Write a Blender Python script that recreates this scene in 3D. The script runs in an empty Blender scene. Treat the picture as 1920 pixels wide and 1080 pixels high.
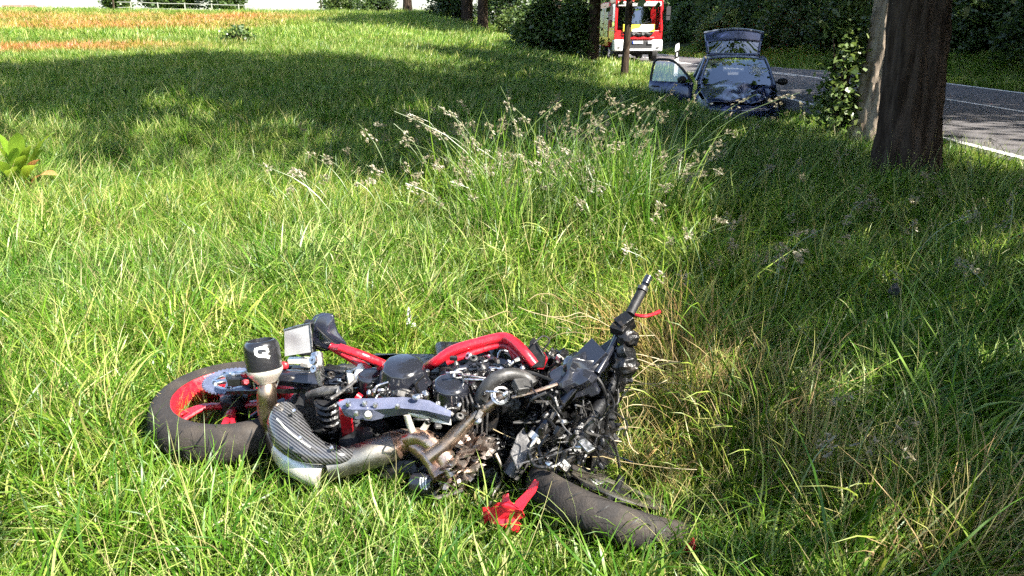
import bpy, math, random
import numpy as np
from mathutils import Vector, Matrix

# ------------------------------------------------------------------ camera, sky, sun, exposure
SC = bpy.context.scene
COL = SC.collection
W, H, F = 1920.0, 1080.0, 1507.0          # photograph size and focal length in its pixels
EYE, HOR = 1.5, 52.0                       # eye height (m), row of the true horizon
PITCH = math.atan((H/2-HOR)/F)
cam_d = bpy.data.cameras.new('camera')
cam = bpy.data.objects.new('camera', cam_d); COL.objects.link(cam)
cam_d.sensor_width = 36.0
cam_d.lens = F/W*36.0
cam_d.clip_start, cam_d.clip_end = 0.05, 3000
cam.location = (0, 0, EYE)
cam.rotation_euler = (math.pi/2-PITCH, 0, 0)
SC.camera = cam

SUN_EL = math.radians(46)
SUNH = Vector((0.80, -0.60, 0)).normalized()                 # horizontal direction towards the sun
SUNV = (SUNH*math.cos(SUN_EL)+Vector((0, 0, math.sin(SUN_EL)))).normalized()
wd = bpy.data.worlds.new('World'); SC.world = wd; wd.use_nodes = True
nt = wd.node_tree
sky = nt.nodes.new('ShaderNodeTexSky'); sky.sky_type = 'NISHITA'; sky.sun_disc = False
sky.sun_elevation = SUN_EL
sky.sun_rotation = math.atan2(SUNH.x, SUNH.y)
sky.air_density = 1.0; sky.dust_density = 2.0; sky.ozone_density = 1.0
bgn = nt.nodes['Background']; bgn.inputs['Strength'].default_value = 0.105
nt.links.new(sky.outputs[0], bgn.inputs[0])
sl = bpy.data.lights.new('sun', 'SUN'); sl.energy = 5.0; sl.angle = math.radians(0.5); sl.color = (1.0, 0.95, 0.86)
so = bpy.data.objects.new('sun', sl); COL.objects.link(so)
so.rotation_euler = SUNV.to_track_quat('Z', 'Y').to_euler()
vs = SC.view_settings
vs.view_transform = 'Standard'; vs.look = 'None'; vs.exposure = 2.2; vs.gamma = 1.0
SC.render.engine = 'CYCLES'
SC.cycles.use_denoising = False
SC.cycles.max_bounces = 4; SC.cycles.diffuse_bounces = 2; SC.cycles.glossy_bounces = 2; SC.cycles.transmission_bounces = 2
SC.cycles.transparent_max_bounces = 6
SC.cycles.use_adaptive_sampling = True; SC.cycles.adaptive_threshold = 0.022; SC.cycles.adaptive_min_samples = 24
SC.cycles.sample_clamp_indirect = 1.0; SC.cycles.sample_clamp_direct = 1.2
SC.cycles.caustics_reflective = False; SC.cycles.caustics_refractive = False

# ------------------------------------------------------------------ helpers
rs = np.random.RandomState(7)
CP, SP = math.cos(PITCH), math.sin(PITCH)
def ray(px, py):
    u, v = (px-W/2)/F, (H/2-py)/F
    return Vector((u, CP+v*SP, -SP+v*CP))
def P(px, py, z=0.0):
    d = ray(px, py); t = (z-EYE)/d.z
    return Vector((0, 0, EYE))+d*t
def PY(px, py, Y):
    d = ray(px, py); return Vector((0, 0, EYE))+d*(Y/d.y)

def smooth(a, b, x):
    t = np.clip((x-a)/(b-a), 0, 1); return t*t*(3-2*t)
def dip(y): return 0.25*smooth(24, 41, np.asarray(y, float))
def bend(y): return -np.minimum(0.0118*np.clip(np.asarray(y, float)-30, 0, None)**1.5, 2.5)      # the road swings left far off
def hgt(x, y):
    """height of the terrain"""
    x = np.asarray(x, float); y = np.asarray(y, float)
    s = np.clip((y-8)/52, 0, 1)
    rise = 2.45*s-0.010*np.clip(y-60, 0, 200)*0.3
    left = smooth(4.0, -6.0, x)
    z = rise*left
    z = z+0.5*smooth(-20, -45, x)*smooth(40, 80, y)
    z = z-0.58*smooth(3.1, 4.1, x)*smooth(5.75, 5.2, x)*smooth(12.5, 15.5, y)*smooth(23.5, 20.5, y)
    z = z+0.035*np.sin(x*1.7+0.4)*np.sin(y*1.3)*smooth(5.2, 4.0, x)
    z = z-dip(y)*smooth(1.5, 4.5, x)
    z = z+0.9*smooth(12.6, 17.5, x)
    return z
def G(x, y): return float(hgt(x, y))

class MB:
    """collects shapes into one mesh"""
    def __init__(s): s.v = []; s.f = []; s.n = 0
    def add(s, vs_, fs_):
        o = s.n
        s.v += [tuple(v) for v in vs_]; s.f += [tuple(i+o for i in f) for f in fs_]; s.n += len(vs_); return s
    def tube(s, path, rad, seg=10, sm=4, cap=True, flat=1.0):
        pts = [Vector(p) for p in path]
        r = list(rad) if isinstance(rad, (list, tuple)) else [rad]*len(pts)
        if sm > 1 and len(pts) > 2:
            q, rr = [], []
            for i in range(len(pts)-1):
                p0, p1, p2, p3 = pts[max(i-1, 0)], pts[i], pts[i+1], pts[min(i+2, len(pts)-1)]
                for k in range(sm):
                    t = k/sm
                    q.append(0.5*((2*p1)+(p2-p0)*t+(2*p0-5*p1+4*p2-p3)*t*t+(3*p1-p0-3*p2+p3)*t**3))
                    rr.append(r[i]*(1-t)+r[i+1]*t)
            q.append(pts[-1]); rr.append(r[-1]); pts, r = q, rr
        up = None; V = []; Fc = []
        for i, p in enumerate(pts):
            d = (pts[min(i+1, len(pts)-1)]-pts[max(i-1, 0)])
            if d.length < 1e-9: d = Vector((0, 0, 1))
            d.normalize()
            if up is None:
                up = Vector((0, 0, 1)) if abs(d.z) < 0.9 else Vector((1, 0, 0))
            a = up-d*up.dot(d)
            if a.length < 1e-6: a = d.orthogonal()
            a.normalize(); b = d.cross(a); up = a
            for k in range(seg):
                th = 2*math.pi*k/seg
                V.append(p+a*(math.cos(th)*r[i]*flat)+b*(math.sin(th)*r[i]))
        n = len(pts)
        for i in range(n-1):
            for k in range(seg):
                k2 = (k+1) % seg
                Fc.append((i*seg+k, i*seg+k2, (i+1)*seg+k2, (i+1)*seg+k))
        if cap:
            Fc.append(tuple(range(seg))[::-1]); Fc.append(tuple((n-1)*seg+k for k in range(seg)))
        return s.add(V, Fc)
    def lathe(s, prof, o, ax, seg=24, a0=0.0, a1=2*math.pi, cap=True):
        o = Vector(o); ax = Vector(ax).normalized(); a = ax.orthogonal().normalized(); b = ax.cross(a)
        full = abs(a1-a0-2*math.pi) < 1e-6
        m = seg if full else seg+1
        V = []; Fc = []
        for (r, h) in prof:
            for k in range(m):
                th = a0+(a1-a0)*k/seg
                V.append(o+ax*h+a*(math.cos(th)*r)+b*(math.sin(th)*r))
        for i in range(len(prof)-1):
            for k in range(seg):
                k2 = (k+1) % m if full else k+1
                Fc.append((i*m+k, i*m+k2, (i+1)*m+k2, (i+1)*m+k))
        if full and cap:
            if prof[0][0] > 1e-5: Fc.append(tuple(range(m))[::-1])
            if prof[-1][0] > 1e-5: Fc.append(tuple((len(prof)-1)*m+k for k in range(m)))
        return s.add(V, Fc)
    def box(s, c, size, rot=None, taper=1.0):
        c = Vector(c); sx, sy, sz = [k/2 for k in size]
        R = rot if rot is not None else Matrix.Identity(3)
        V = []
        for z in (-1, 1):
            t = taper if z > 0 else 1.0
            for (x, y) in ((-1, -1), (1, -1), (1, 1), (-1, 1)):
                V.append(c+R @ Vector((x*sx*t, y*sy*t, z*sz)))
        return s.add(V, [(3, 2, 1, 0), (4, 5, 6, 7), (0, 1, 5, 4), (1, 2, 6, 5), (2, 3, 7, 6), (3, 0, 4, 7)])
    def bar(s, p, q, w, h, up=(0, 0, 1)):
        p, q = Vector(p), Vector(q); d = q-p; y = d.normalized(); u = Vector(up)
        x = y.cross(u)
        if x.length < 1e-5: x = y.orthogonal()
        x.normalize(); z = x.cross(y)
        R = Matrix((x, y, z)).transposed()
        return s.box((p+q)/2, (w, d.length, h), R)
    def plate(s, pts, th, d=None):
        pts = [Vector(p) for p in pts]; n = len(pts)
        if d is None:
            d = Vector((0, 0, 0))
            for i in range(n): d += pts[i].cross(pts[(i+1) % n])
        d = Vector(d).normalized()*th
        V = pts+[p+d for p in pts]
        Fc = [tuple(range(n))[::-1], tuple(range(n, 2*n))]+[(i, (i+1) % n, (i+1) % n+n, i+n) for i in range(n)]
        return s.add(V, Fc)
    def blob(s, c, sc, seed=0, amp=0.25, rot=None, n=10, fold=3.0):
        r = np.random.RandomState(seed); c = Vector(c)
        ph = r.rand(6)*6.28; fr = fold*(0.6+r.rand(6))
        V = []; m = 2*n
        for i in range(n+1):
            th = math.pi*i/n
            for k in range(m):
                f = 2*math.pi*k/m
                d = Vector((math.sin(th)*math.cos(f), math.sin(th)*math.sin(f), math.cos(th)))
                w = 1+amp*(math.sin(fr[0]*d.x*2+ph[0])*math.sin(fr[1]*d.y*2+ph[1])+0.6*math.sin(fr[2]*d.z*3+ph[2]+d.x*fr[3]))
                p = Vector((d.x*sc[0]*w, d.y*sc[1]*w, d.z*sc[2]*w))
                V.append(c+(rot @ p if rot is not None else p))
        Fc = [(i*m+k, (i+1)*m+k, (i+1)*m+(k+1) % m, i*m+(k+1) % m) for i in range(n) for k in range(m)]
        return s.add(V, Fc)
    def grid(s, fn, nu, nv):
        V = [fn(i/nu, j/nv) for j in range(nv+1) for i in range(nu+1)]
        Fc = [(j*(nu+1)+i, j*(nu+1)+i+1, (j+1)*(nu+1)+i+1, (j+1)*(nu+1)+i) for j in range(nv) for i in range(nu)]
        return s.add(V, Fc)
    def build(s, name, mat, parent=None, smooth_=True, bevel=0.0, solid=0.0, origin=None):
        me = bpy.data.meshes.new(name)
        v = s.v
        o = Vector((0, 0, 0)) if origin is None else Vector(origin)
        if origin is not None: v = [tuple(Vector(p)-o) for p in s.v]
        me.from_pydata(v, [], s.f); me.update()
        ob = link(name, me, mat, parent)
        if origin is not None: ob.location = o
        if smooth_:
            me.polygons.foreach_set('use_smooth', [True]*len(me.polygons))
            try: me.set_sharp_from_angle(angle=math.radians(38))
            except Exception: pass
        if bevel:
            b = ob.modifiers.new('bevel', 'BEVEL'); b.width = bevel; b.segments = 2; b.limit_method = 'ANGLE'
        if solid:
            b = ob.modifiers.new('solid', 'SOLIDIFY'); b.thickness = solid; b.offset = 0
        return ob

def link(name, me, mat, parent=None):
    ob = bpy.data.objects.new(name, me); COL.objects.link(ob)
    if mat is not None and me is not None: me.materials.append(mat)
    if parent is not None:
        ob.parent = parent
        ob.matrix_parent_inverse = parent_inv(parent)
    return ob
def wmat(o):
    return o.matrix_basis.copy() if o.parent is None else wmat(o.parent) @ o.matrix_parent_inverse @ o.matrix_basis
def parent_inv(p): return wmat(p).inverted()
def tag(o, label=None, cat=None, group=None, kind=None):
    if label: o['label'] = label
    if cat: o['category'] = cat
    if group: o['group'] = group
    if kind: o['kind'] = kind
    return o
def thing(name, label, cat, loc=(0, 0, 0), group=None):
    o = bpy.data.objects.new(name, None); COL.objects.link(o); o.location = loc
    o.empty_display_size = 0.1
    return tag(o, label, cat, group)
def raw_mesh(name, V, Fq, mat, parent=None, smooth_=False, attrs=None, nv=4):
    """fast mesh from arrays, all faces with nv corners"""
    me = bpy.data.meshes.new(name)
    V = np.asarray(V, np.float32); Fq = np.asarray(Fq, np.int32)
    me.vertices.add(len(V)); me.vertices.foreach_set('co', V.ravel())
    me.loops.add(Fq.size); me.loops.foreach_set('vertex_index', Fq.ravel())
    me.polygons.add(len(Fq)); me.polygons.foreach_set('loop_start', np.arange(0, Fq.size, nv, dtype=np.int32))
    if smooth_: me.polygons.foreach_set('use_smooth', np.ones(len(Fq), bool))
    for k, a in (attrs or {}).items():
        at = me.attributes.new(k, 'FLOAT', 'POINT'); at.data.foreach_set('value', np.asarray(a, np.float32))
    me.update(calc_edges=True); me.validate()
    return link(name, me, mat, parent)

# ------------------------------------------------------------------ materials
def mat(name, base=(0.5, 0.5, 0.5), rough=0.5, metal=0.0, var=0.0, vscale=20.0, bump=0.0, bscale=80.0, coat=0.0,
        rvar=0.0, col2=None, spec=None, mask=(0.45, 0.6), detail=5.0, stretch=1.0):
    m = bpy.data.materials.new(name); m.use_nodes = True
    n = m.node_tree.nodes; l = m.node_tree.links
    b = n['Principled BSDF']
    b.inputs['Base Color'].default_value = (*base, 1); b.inputs['Roughness'].default_value = rough
    b.inputs['Metallic'].default_value = metal; b.inputs['Coat Weight'].default_value = coat
    b.inputs['Coat Roughness'].default_value = 0.105
    if spec is not None: b.inputs['Specular IOR Level'].default_value = spec
    tc = n.new('ShaderNodeMapping'); tc.inputs['Scale'].default_value = (1, 1, stretch)
    l.new(n.new('ShaderNodeTexCoord').outputs['Object'], tc.inputs['Vector'])
    if var or col2 is not None:
        t = n.new('ShaderNodeTexNoise'); t.inputs['Scale'].default_value = vscale; t.inputs['Detail'].default_value = detail
        l.new(tc.outputs['Vector'], t.inputs['Vector'])
        r = n.new('ShaderNodeValToRGB'); r.color_ramp.elements[0].position, r.color_ramp.elements[1].position = mask
        if col2 is None:
            c0 = tuple(max(0, k*(1-var)) for k in base); c1 = tuple(min(1, k*(1+var)) for k in base)
        else: c0, c1 = base, col2
        r.color_ramp.elements[0].color = (*c0, 1); r.color_ramp.elements[1].color = (*c1, 1)
        l.new(t.outputs['Fac'], r.inputs['Fac']); l.new(r.outputs['Color'], b.inputs['Base Color'])
    if rvar:
        t = n.new('ShaderNodeTexNoise'); t.inputs['Scale'].default_value = vscale*1.7; t.inputs['Detail'].default_value = 6
        l.new(tc.outputs['Vector'], t.inputs['Vector'])
        mr = n.new('ShaderNodeMapRange'); mr.inputs['To Min'].default_value = max(0.02, rough-rvar); mr.inputs['To Max'].default_value = min(1, rough+rvar)
        mr.inputs['From Min'].default_value = 0.3; mr.inputs['From Max'].default_value = 0.7
        l.new(t.outputs['Fac'], mr.inputs['Value']); l.new(mr.outputs['Result'], b.inputs['Roughness'])
    if bump:
        t = n.new('ShaderNodeTexNoise'); t.inputs['Scale'].default_value = bscale; t.inputs['Detail'].default_value = 6
        l.new(tc.outputs['Vector'], t.inputs['Vector'])
        bp = n.new('ShaderNodeBump'); bp.inputs['Strength'].default_value = bump; bp.inputs['Distance'].default_value = 0.01
        l.new(t.outputs['Fac'], bp.inputs['Height']); l.new(bp.outputs['Normal'], b.inputs['Normal'])
    return m
def glass(name, tint=(0.55, 0.6, 0.62), rough=0.02, alpha=0.35, wear=0.0):
    """thin pane: a clear sheet with a mirror-like coat"""
    m = bpy.data.materials.new(name); m.use_nodes = True
    n = m.node_tree.nodes; l = m.node_tree.links
    n.remove(n['Principled BSDF'])
    g = n.new('ShaderNodeBsdfGlossy'); g.inputs['Roughness'].default_value = rough; g.inputs['Color'].default_value = (0.80, 0.88, 1, 1)
    t = n.new('ShaderNodeBsdfTransparent'); t.inputs['Color'].default_value = (*tint, 1)
    fr = n.new('ShaderNodeFresnel'); fr.inputs['IOR'].default_value = 1.6
    mx = n.new('ShaderNodeMixShader')
    ad = n.new('ShaderNodeMath'); ad.operation = 'ADD'; ad.inputs[1].default_value = alpha; ad.use_clamp = True
    l.new(fr.outputs[0], ad.inputs[0]); l.new(ad.outputs[0], mx.inputs[0]); l.new(t.outputs[0], mx.inputs[1]); l.new(g.outputs[0], mx.inputs[2])
    l.new(mx.outputs[0], n['Material Output'].inputs[0])
    return m
def foliage(name, cols, trans=0.45, rough=0.45, scale=0.5, inst=False, gloss=0.10):
    """leaf: colour by noise in place and by each leaf's own number (attribute rnd); light passes through"""
    m = bpy.data.materials.new(name); m.use_nodes = True
    n = m.node_tree.nodes; l = m.node_tree.links
    n.remove(n['Principled BSDF'])
    a = n.new('ShaderNodeAttribute'); a.attribute_name = 'rnd'
    r = n.new('ShaderNodeValToRGB')
    e = r.color_ramp.elements
    for i, (p, c) in enumerate(cols):
        k = e[i] if i < 2 else e.new(p)
        k.position = p; k.color = (*c, 1)
    l.new(a.outputs['Fac'], r.inputs['Fac'])
    col = r.outputs['Color']
    if inst:
        t = n.new('ShaderNodeAttribute'); t.attribute_name = 'tint'; t.attribute_type = 'INSTANCER'
        mx = n.new('ShaderNodeMix'); mx.data_type = 'RGBA'; mx.blend_type = 'MULTIPLY'; mx.inputs[0].default_value = 1.0
        l.new(col, mx.inputs[6]); l.new(t.outputs['Color'], mx.inputs[7]); col = mx.outputs[2]
    d = n.new('ShaderNodeBsdfDiffuse'); tr = n.new('ShaderNodeBsdfTranslucent'); g = n.new('ShaderNodeBsdfGlossy')
    g.inputs['Roughness'].default_value = rough; g.inputs['Color'].default_value = (1, 1, 1, 1)
    hs = n.new('ShaderNodeHueSaturation'); hs.inputs['Hue'].default_value = 0.485; hs.inputs['Value'].default_value = 1.25
    l.new(col, hs.inputs['Color'])
    l.new(col, d.inputs['Color']); l.new(hs.outputs['Color'], tr.inputs['Color'])
    m1 = n.new('ShaderNodeMixShader'); m1.inputs[0].default_value = trans
    l.new(d.outputs[0], m1.inputs[1]); l.new(tr.outputs[0], m1.inputs[2])
    m2 = n.new('ShaderNodeMixShader'); m2.inputs[0].default_value = gloss
    l.new(m1.outputs[0], m2.inputs[1]); l.new(g.outputs[0], m2.inputs[2])
    l.new(m2.outputs[0], n['Material Output'].inputs[0])
    return m

M = {}
M['black_gloss'] = mat('black_gloss', (0.012, 0.013, 0.018), 0.16, coat=0.6, rvar=0.08, vscale=14, bump=0.02)
M['black_satin'] = mat('black_satin', (0.010, 0.010, 0.011), 0.34, rvar=0.14, vscale=18, bump=0.12, bscale=140)
M['black_plastic'] = mat('black_plastic', (0.009, 0.009, 0.0095), 0.55, spec=0.3, var=0.4, vscale=30, bump=0.15, bscale=200)
M['oily_black'] = mat('oily_black', (0.007, 0.007, 0.0075), 0.26, spec=0.4, rvar=0.15, vscale=40, bump=0.5, bscale=60, col2=(0.026, 0.021, 0.017), mask=(0.55, 0.7))
M['red'] = mat('red', (0.38, 0.008, 0.017), 0.34, coat=0.3, rvar=0.18, vscale=38, bump=0.12, col2=(0.16, 0.012, 0.014), mask=(0.54, 0.78), detail=9)
M['red_torn'] = mat('red_torn', (0.62, 0.016, 0.03), 0.32, rvar=0.15, vscale=30, bump=0.2, bscale=40, col2=(0.50, 0.02, 0.03))
M['rubber'] = mat('rubber', (0.045, 0.042, 0.043), 0.62, var=0.35, vscale=9, bump=0.25, bscale=120, rvar=0.12, detail=9)
M['alloy'] = mat('alloy', (0.56, 0.56, 0.57), 0.36, metal=1, rvar=0.14, vscale=40, var=0.25, bump=0.1)
M['alloy_blue'] = mat('alloy_blue', (0.12, 0.13, 0.19), 0.40, metal=0.25, rvar=0.14, vscale=18, col2=(0.085, 0.095, 0.145), bump=0.08)
M['steel'] = mat('steel', (0.36, 0.275, 0.205), 0.40, metal=1, rvar=0.15, vscale=11, col2=(0.17, 0.115, 0.08), bump=0.06, mask=(0.4, 0.68))
M['steel_grey'] = mat('steel_grey', (0.25, 0.22, 0.185), 0.48, metal=1, rvar=0.12, vscale=8, col2=(0.24, 0.23, 0.2), bump=0.08)
M['steel_pale'] = mat('steel_pale', (0.72, 0.69, 0.62), 0.42, metal=0.6, rvar=0.1, vscale=10, col2=(0.6, 0.45, 0.36), bump=0.08, mask=(0.5, 0.75))
M['heat_brown'] = mat('heat_brown', (0.36, 0.22, 0.16), 0.32, metal=0.9, rvar=0.14, vscale=14, col2=(0.55, 0.42, 0.33), bump=0.15)
M['foil'] = mat('foil', (0.42, 0.36, 0.32), 0.3, metal=0.9, rvar=0.16, vscale=22, col2=(0.14, 0.10, 0.08), bump=0.6, bscale=30)
M['grey_metal'] = mat('grey_metal', (0.055, 0.053, 0.052), 0.45, metal=0.5, rvar=0.15, vscale=28, col2=(0.13, 0.125, 0.12), bump=0.3, bscale=50)
M['hose'] = mat('hose', (0.034, 0.033, 0.032), 0.5, var=0.4, vscale=30, bump=0.1)
M['white'] = mat('white', (0.78, 0.78, 0.77), 0.4, var=0.06, vscale=20)
M['plate_white'] = mat('plate_white', (0.25, 0.25, 0.255), 0.5, vscale=14, col2=(0.14, 0.135, 0.14), mask=(0.42, 0.72), detail=1.0)
M['crack'] = mat('crack', (0.6, 0.62, 0.63), 0.4)
M['car_trim'] = mat('car_trim', (0.13, 0.15, 0.20), 0.3, coat=0.5)
M['carbon_black'] = mat('carbon_black', (0.012, 0.012, 0.014), 0.26, coat=0.3, rvar=0.1, vscale=30)
M['tail_blue'] = mat('tail_blue', (0.016, 0.018, 0.030), 0.2, coat=0.8, rvar=0.06)
M['fork'] = mat('fork_anodised', (0.05, 0.05, 0.055), 0.16, metal=1.0, rvar=0.06)
M['radiator'] = mat('radiator', (0.02, 0.02, 0.021), 0.38, rvar=0.15, bump=0.9, bscale=90, vscale=50, col2=(0.07, 0.07, 0.07), mask=(0.5, 0.75))
# ------------------------------------------------------------------ terrain
def vnoise(x, y, s=1.0, seed=0):
    r = np.random.RandomState(seed); o = 0
    for k in range(5):
        a = r.rand()*6.28; f = s*(0.5+1.3*r.rand()); p = r.rand()*6.28
        o = o+np.sin((x*math.cos(a)+y*math.sin(a))*f*6.28+p+1.3*np.sin((x*math.sin(a)-y*math.cos(a))*f*3.1+p))
    return o/5
def ong(px, py):
    """ground point seen at a pixel"""
    d = ray(px, py); t = 1.0*np.cumprod(np.full(240, 1.024))*1.2
    below = EYE+d.z*t <= hgt(d.x*t, d.y*t)
    k = int(np.argmax(below)) if below.any() else len(t)-1
    lo, hi = t[max(k-1, 0)], t[k]
    for _ in range(10):
        m = (lo+hi)/2
        if EYE+d.z*m <= G(d.x*m, d.y*m): hi = m
        else: lo = m
    return Vector((d.x*hi, d.y*hi, G(d.x*hi, d.y*hi)))
def sorrel(x, y):
    """how reddish the meadow is (sorrel and dry grass in flower)"""
    n = vnoise(x, y, 0.10, 3)*0.6+vnoise(x, y, 0.35, 4)*0.4
    a = np.exp(-((x+17.5)/7.0)**4-((y-25.3-0.10*(x+17))/1.6)**4)*1.1
    b = smooth(-9, -15, x)*smooth(33, 38, y)*smooth(58, 50, y)*(0.55+0.9*n)
    return np.clip(a*(0.9+0.4*n)+b, 0, 1)

xs = np.concatenate([np.linspace(-500, -60, 23)[:-1], np.linspace(-60, -12, 49)[:-1], np.linspace(-12, 18, 121)[:-1], np.linspace(18, 60, 29)[:-1], np.linspace(60, 500, 12)])
ys = np.concatenate([np.linspace(-120, -4, 14)[:-1], np.linspace(-4, 26, 121)[:-1], np.linspace(26, 70, 89)[:-1], np.linspace(70, 900, 40)])
X, Y = np.meshgrid(xs, ys); Z = hgt(X, Y)
nx, ny = len(xs), len(ys)
idx = np.arange(nx*ny).reshape(ny, nx)
FQ = np.stack([idx[:-1, :-1], idx[:-1, 1:], idx[1:, 1:], idx[1:, :-1]], -1).reshape(-1, 4)
def ground_mat():
    m = bpy.data.materials.new('meadow_soil'); m.use_nodes = True
    n = m.node_tree.nodes; l = m.node_tree.links; b = n['Principled BSDF']; b.inputs['Roughness'].default_value = 0.95
    b.inputs['Specular IOR Level'].default_value = 0.1
    tc = n.new('ShaderNodeTexCoord')
    def noise(sc, det=6):
        t = n.new('ShaderNodeTexNoise'); t.inputs['Scale'].default_value = sc; t.inputs['Detail'].default_value = det
        l.new(tc.outputs['Object'], t.inputs['Vector']); return t.outputs['Fac']
    def ramp(f, stops):
        r = n.new('ShaderNodeValToRGB'); e = r.color_ramp.elements
        for i, (p, c) in enumerate(stops):
            k = e[i] if i < 2 else e.new(p)
            k.position = p; k.color = (*c, 1)
        l.new(f, r.inputs['Fac']); return r.outputs['Color']
    def mix(f, a, c):
        x = n.new('ShaderNodeMix'); x.data_type = 'RGBA'; l.new(f, x.inputs[0]); l.new(a, x.inputs[6]); l.new(c, x.inputs[7]); return x.outputs[2]
    soil = ramp(noise(9), [(0.35, (0.022, 0.028, 0.010)), (0.6, (0.042, 0.052, 0.017)), (0.75, (0.075, 0.058, 0.032))])
    field = ramp(noise(0.55), [(0.3, (0.13, 0.19, 0.04)), (0.55, (0.19, 0.24, 0.055)), (0.75, (0.26, 0.24, 0.07))])
    red = ramp(noise(1.6), [(0.35, (0.26, 0.13, 0.05)), (0.7, (0.36, 0.17, 0.07))])
    a1 = n.new('ShaderNodeAttribute'); a1.attribute_name = 'far'
    a2 = n.new('ShaderNodeAttribute'); a2.attribute_name = 'red'
    c = mix(a2.outputs['Fac'], mix(a1.outputs['Fac'], soil, field), red)
    l.new(c, b.inputs['Base Color'])
    bp = n.new('ShaderNodeBump'); bp.inputs['Strength'].default_value = 0.7; bp.inputs['Distance'].default_value = 0.05
    l.new(noise(14), bp.inputs['Height']); l.new(bp.outputs['Normal'], b.inputs['Normal'])
    return m
gr = raw_mesh('ground', np.stack([X, Y, Z], -1).reshape(-1, 3), FQ, ground_mat(), None, True,
              {'far': smooth(14, 30, Y).ravel()*smooth(6, 0, X).ravel(), 'red': sorrel(X, Y).ravel()*smooth(15, 22, Y).ravel()})
tag(gr, kind='structure')

# ------------------------------------------------------------------ road with its lines
def asphalt_mat():
    m = mat('asphalt', (0.062, 0.058, 0.060), 0.85, var=0.0, col2=(0.088, 0.080, 0.080), vscale=0.9, bump=0.35, bscale=160, mask=(0.35, 0.7), detail=8)
    return m
RX0, RX1 = 5.75, 12.15
mb = MB()
def road_z(x, y=0.0): return 0.035+0.05*(1-((x-8.95)/3.2)**2)-float(dip(y))
mb.grid(lambda u, v: Vector((RX0+(RX1-RX0)*u+float(bend(-60+320*v)), -60+320*v, road_z(RX0+(RX1-RX0)*u, -60+320*v))), 12, 160)
n0 = mb.n
# broken tarmac edge going down into the verge
for (xa, sgn) in ((RX0, -1), (RX1, 1)):
    mb.grid(lambda u, v, xa=xa, sgn=sgn: Vector((xa+float(bend(-60+320*v))+sgn*(0.10+0.05*math.sin(v*900)+0.03*math.sin(v*2600))*u, -60+320*v, road_z(xa, -60+320*v)-0.12*u)), 1, 700)
road = mb.build('road', asphalt_mat()); tag(road, kind='structure')
M['line'] = mat('road_paint', (0.66, 0.65, 0.62), 0.7, col2=(0.42, 0.40, 0.38), vscale=6, bump=0.1, mask=(0.5, 0.75), detail=8)
def stripe(name, x, y0, y1, w, n):
    b = MB()
    r = np.random.RandomState(int(x*100+y0*7) % 9999)
    j = r.randn(n+1, 2)*0.006
    b.grid(lambda u, v: Vector((x+float(bend(y0+(y1-y0)*v))+(u-0.5)*w+j[int(round(v*n)), int(u > .5)], y0+(y1-y0)*v, road_z(x, y0+(y1-y0)*v)+0.008)), 1, n)
    return b.build(name, M['line'], road, False)
stripe('edge_line', 5.98, -40, 150, 0.13, 190)
stripe('edge_line', 11.92, -40, 150, 0.13, 190)
stripe('centre_line', 9.02, -40, 150, 0.12, 190)
for k in range(16):
    stripe('dash_line', 8.76, -12+k*7.5, -12+k*7.5+3.2, 0.12, 6)

# ------------------------------------------------------------------ which way the sun must stay free (gaps between the crowns)
LITP = [
    [(-60, 338), (200, 332), (420, 338), (600, 345), (700, 335), (850, 320), (1000, 318), (1170, 380), (1215, 470), (1232, 560), (1205, 640), (1190, 740), (1250, 830), (1340, 930), (1370, 1010), (1340, 1110), (-60, 1110)],
    [(-60, -80), (760, -80), (760, 27), (640, 31), (560, 37), (545, 56), (1000, 62), (1000, 86), (800, 87), (660, 80), (430, 80), (330, 99), (130, 113), (-60, 124)],
    [(1770, 216), (1990, 236), (1990, 330), (1770, 292)],
    [(1175, 104), (1300, 97), (1330, 104), (1260, 142), (1180, 126)],
    [(1110, 112), (1190, 115), (1190, 165), (1120, 152)],
    [(1460, 195), (1600, 210), (1600, 245), (1440, 228)],
]
LITPT = []     # (point, radius) kept in the sun: lorry front, second trunk, seed heads, marker post
for z in (0.9, 1.8, 2.7):
    for x in (5.7, 6.6, 7.6): LITPT.append((Vector((x, 42.6, z-0.1)), 0.9))
for z in (0.5, 1.0, 1.5, 2.0): LITPT.append((Vector((4.52, 10.15, z)), 0.24))
for (px, py) in ((880, 170), (930, 200), (980, 240), (1080, 260), (1150, 290), (880, 260), (1040, 320)): LITPT.append((PY(px, py, 6.3), 0.35))
LITPT.append((Vector((4.9, 25, 0.6)), 0.4))
LITPT.append((Vector((12.9, 51.0, 1.2)), 1.1))
for z in (0.5, 0.9, 1.3): LITPT.append((Vector((4.22, 10.6, z)), 0.22))
_dp = np.random.RandomState(44)
for k in range(16): LITPT.append((Vector((_dp.uniform(13.2, 17), _dp.uniform(26, 60), _dp.uniform(0.8, 3.2))), _dp.uniform(0.2, 0.5)))
for k in range(62):        # flecks of sun in the big shadow
    cx_, cy_ = _dp.uniform(-20, 820), 338-165*_dp.rand()**1.4; a_, b_ = _dp.uniform(20, 65), _dp.uniform(5, 13)
    LITP.append([(cx_+a_*math.cos(q*0.785), cy_+b_*math.sin(q*0.785)) for q in range(8)])
for k in range(64):        # and in the shade at right
    cx_ = 1225+650*_dp.rand()**1.7; cy_ = 360+720*_dp.rand()**0.8; a_, b_ = _dp.uniform(22, 70), _dp.uniform(9, 30)
    LITP.append([(cx_+a_*math.cos(q*0.785), cy_+b_*math.sin(q*0.785)) for q in range(8)])
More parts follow.
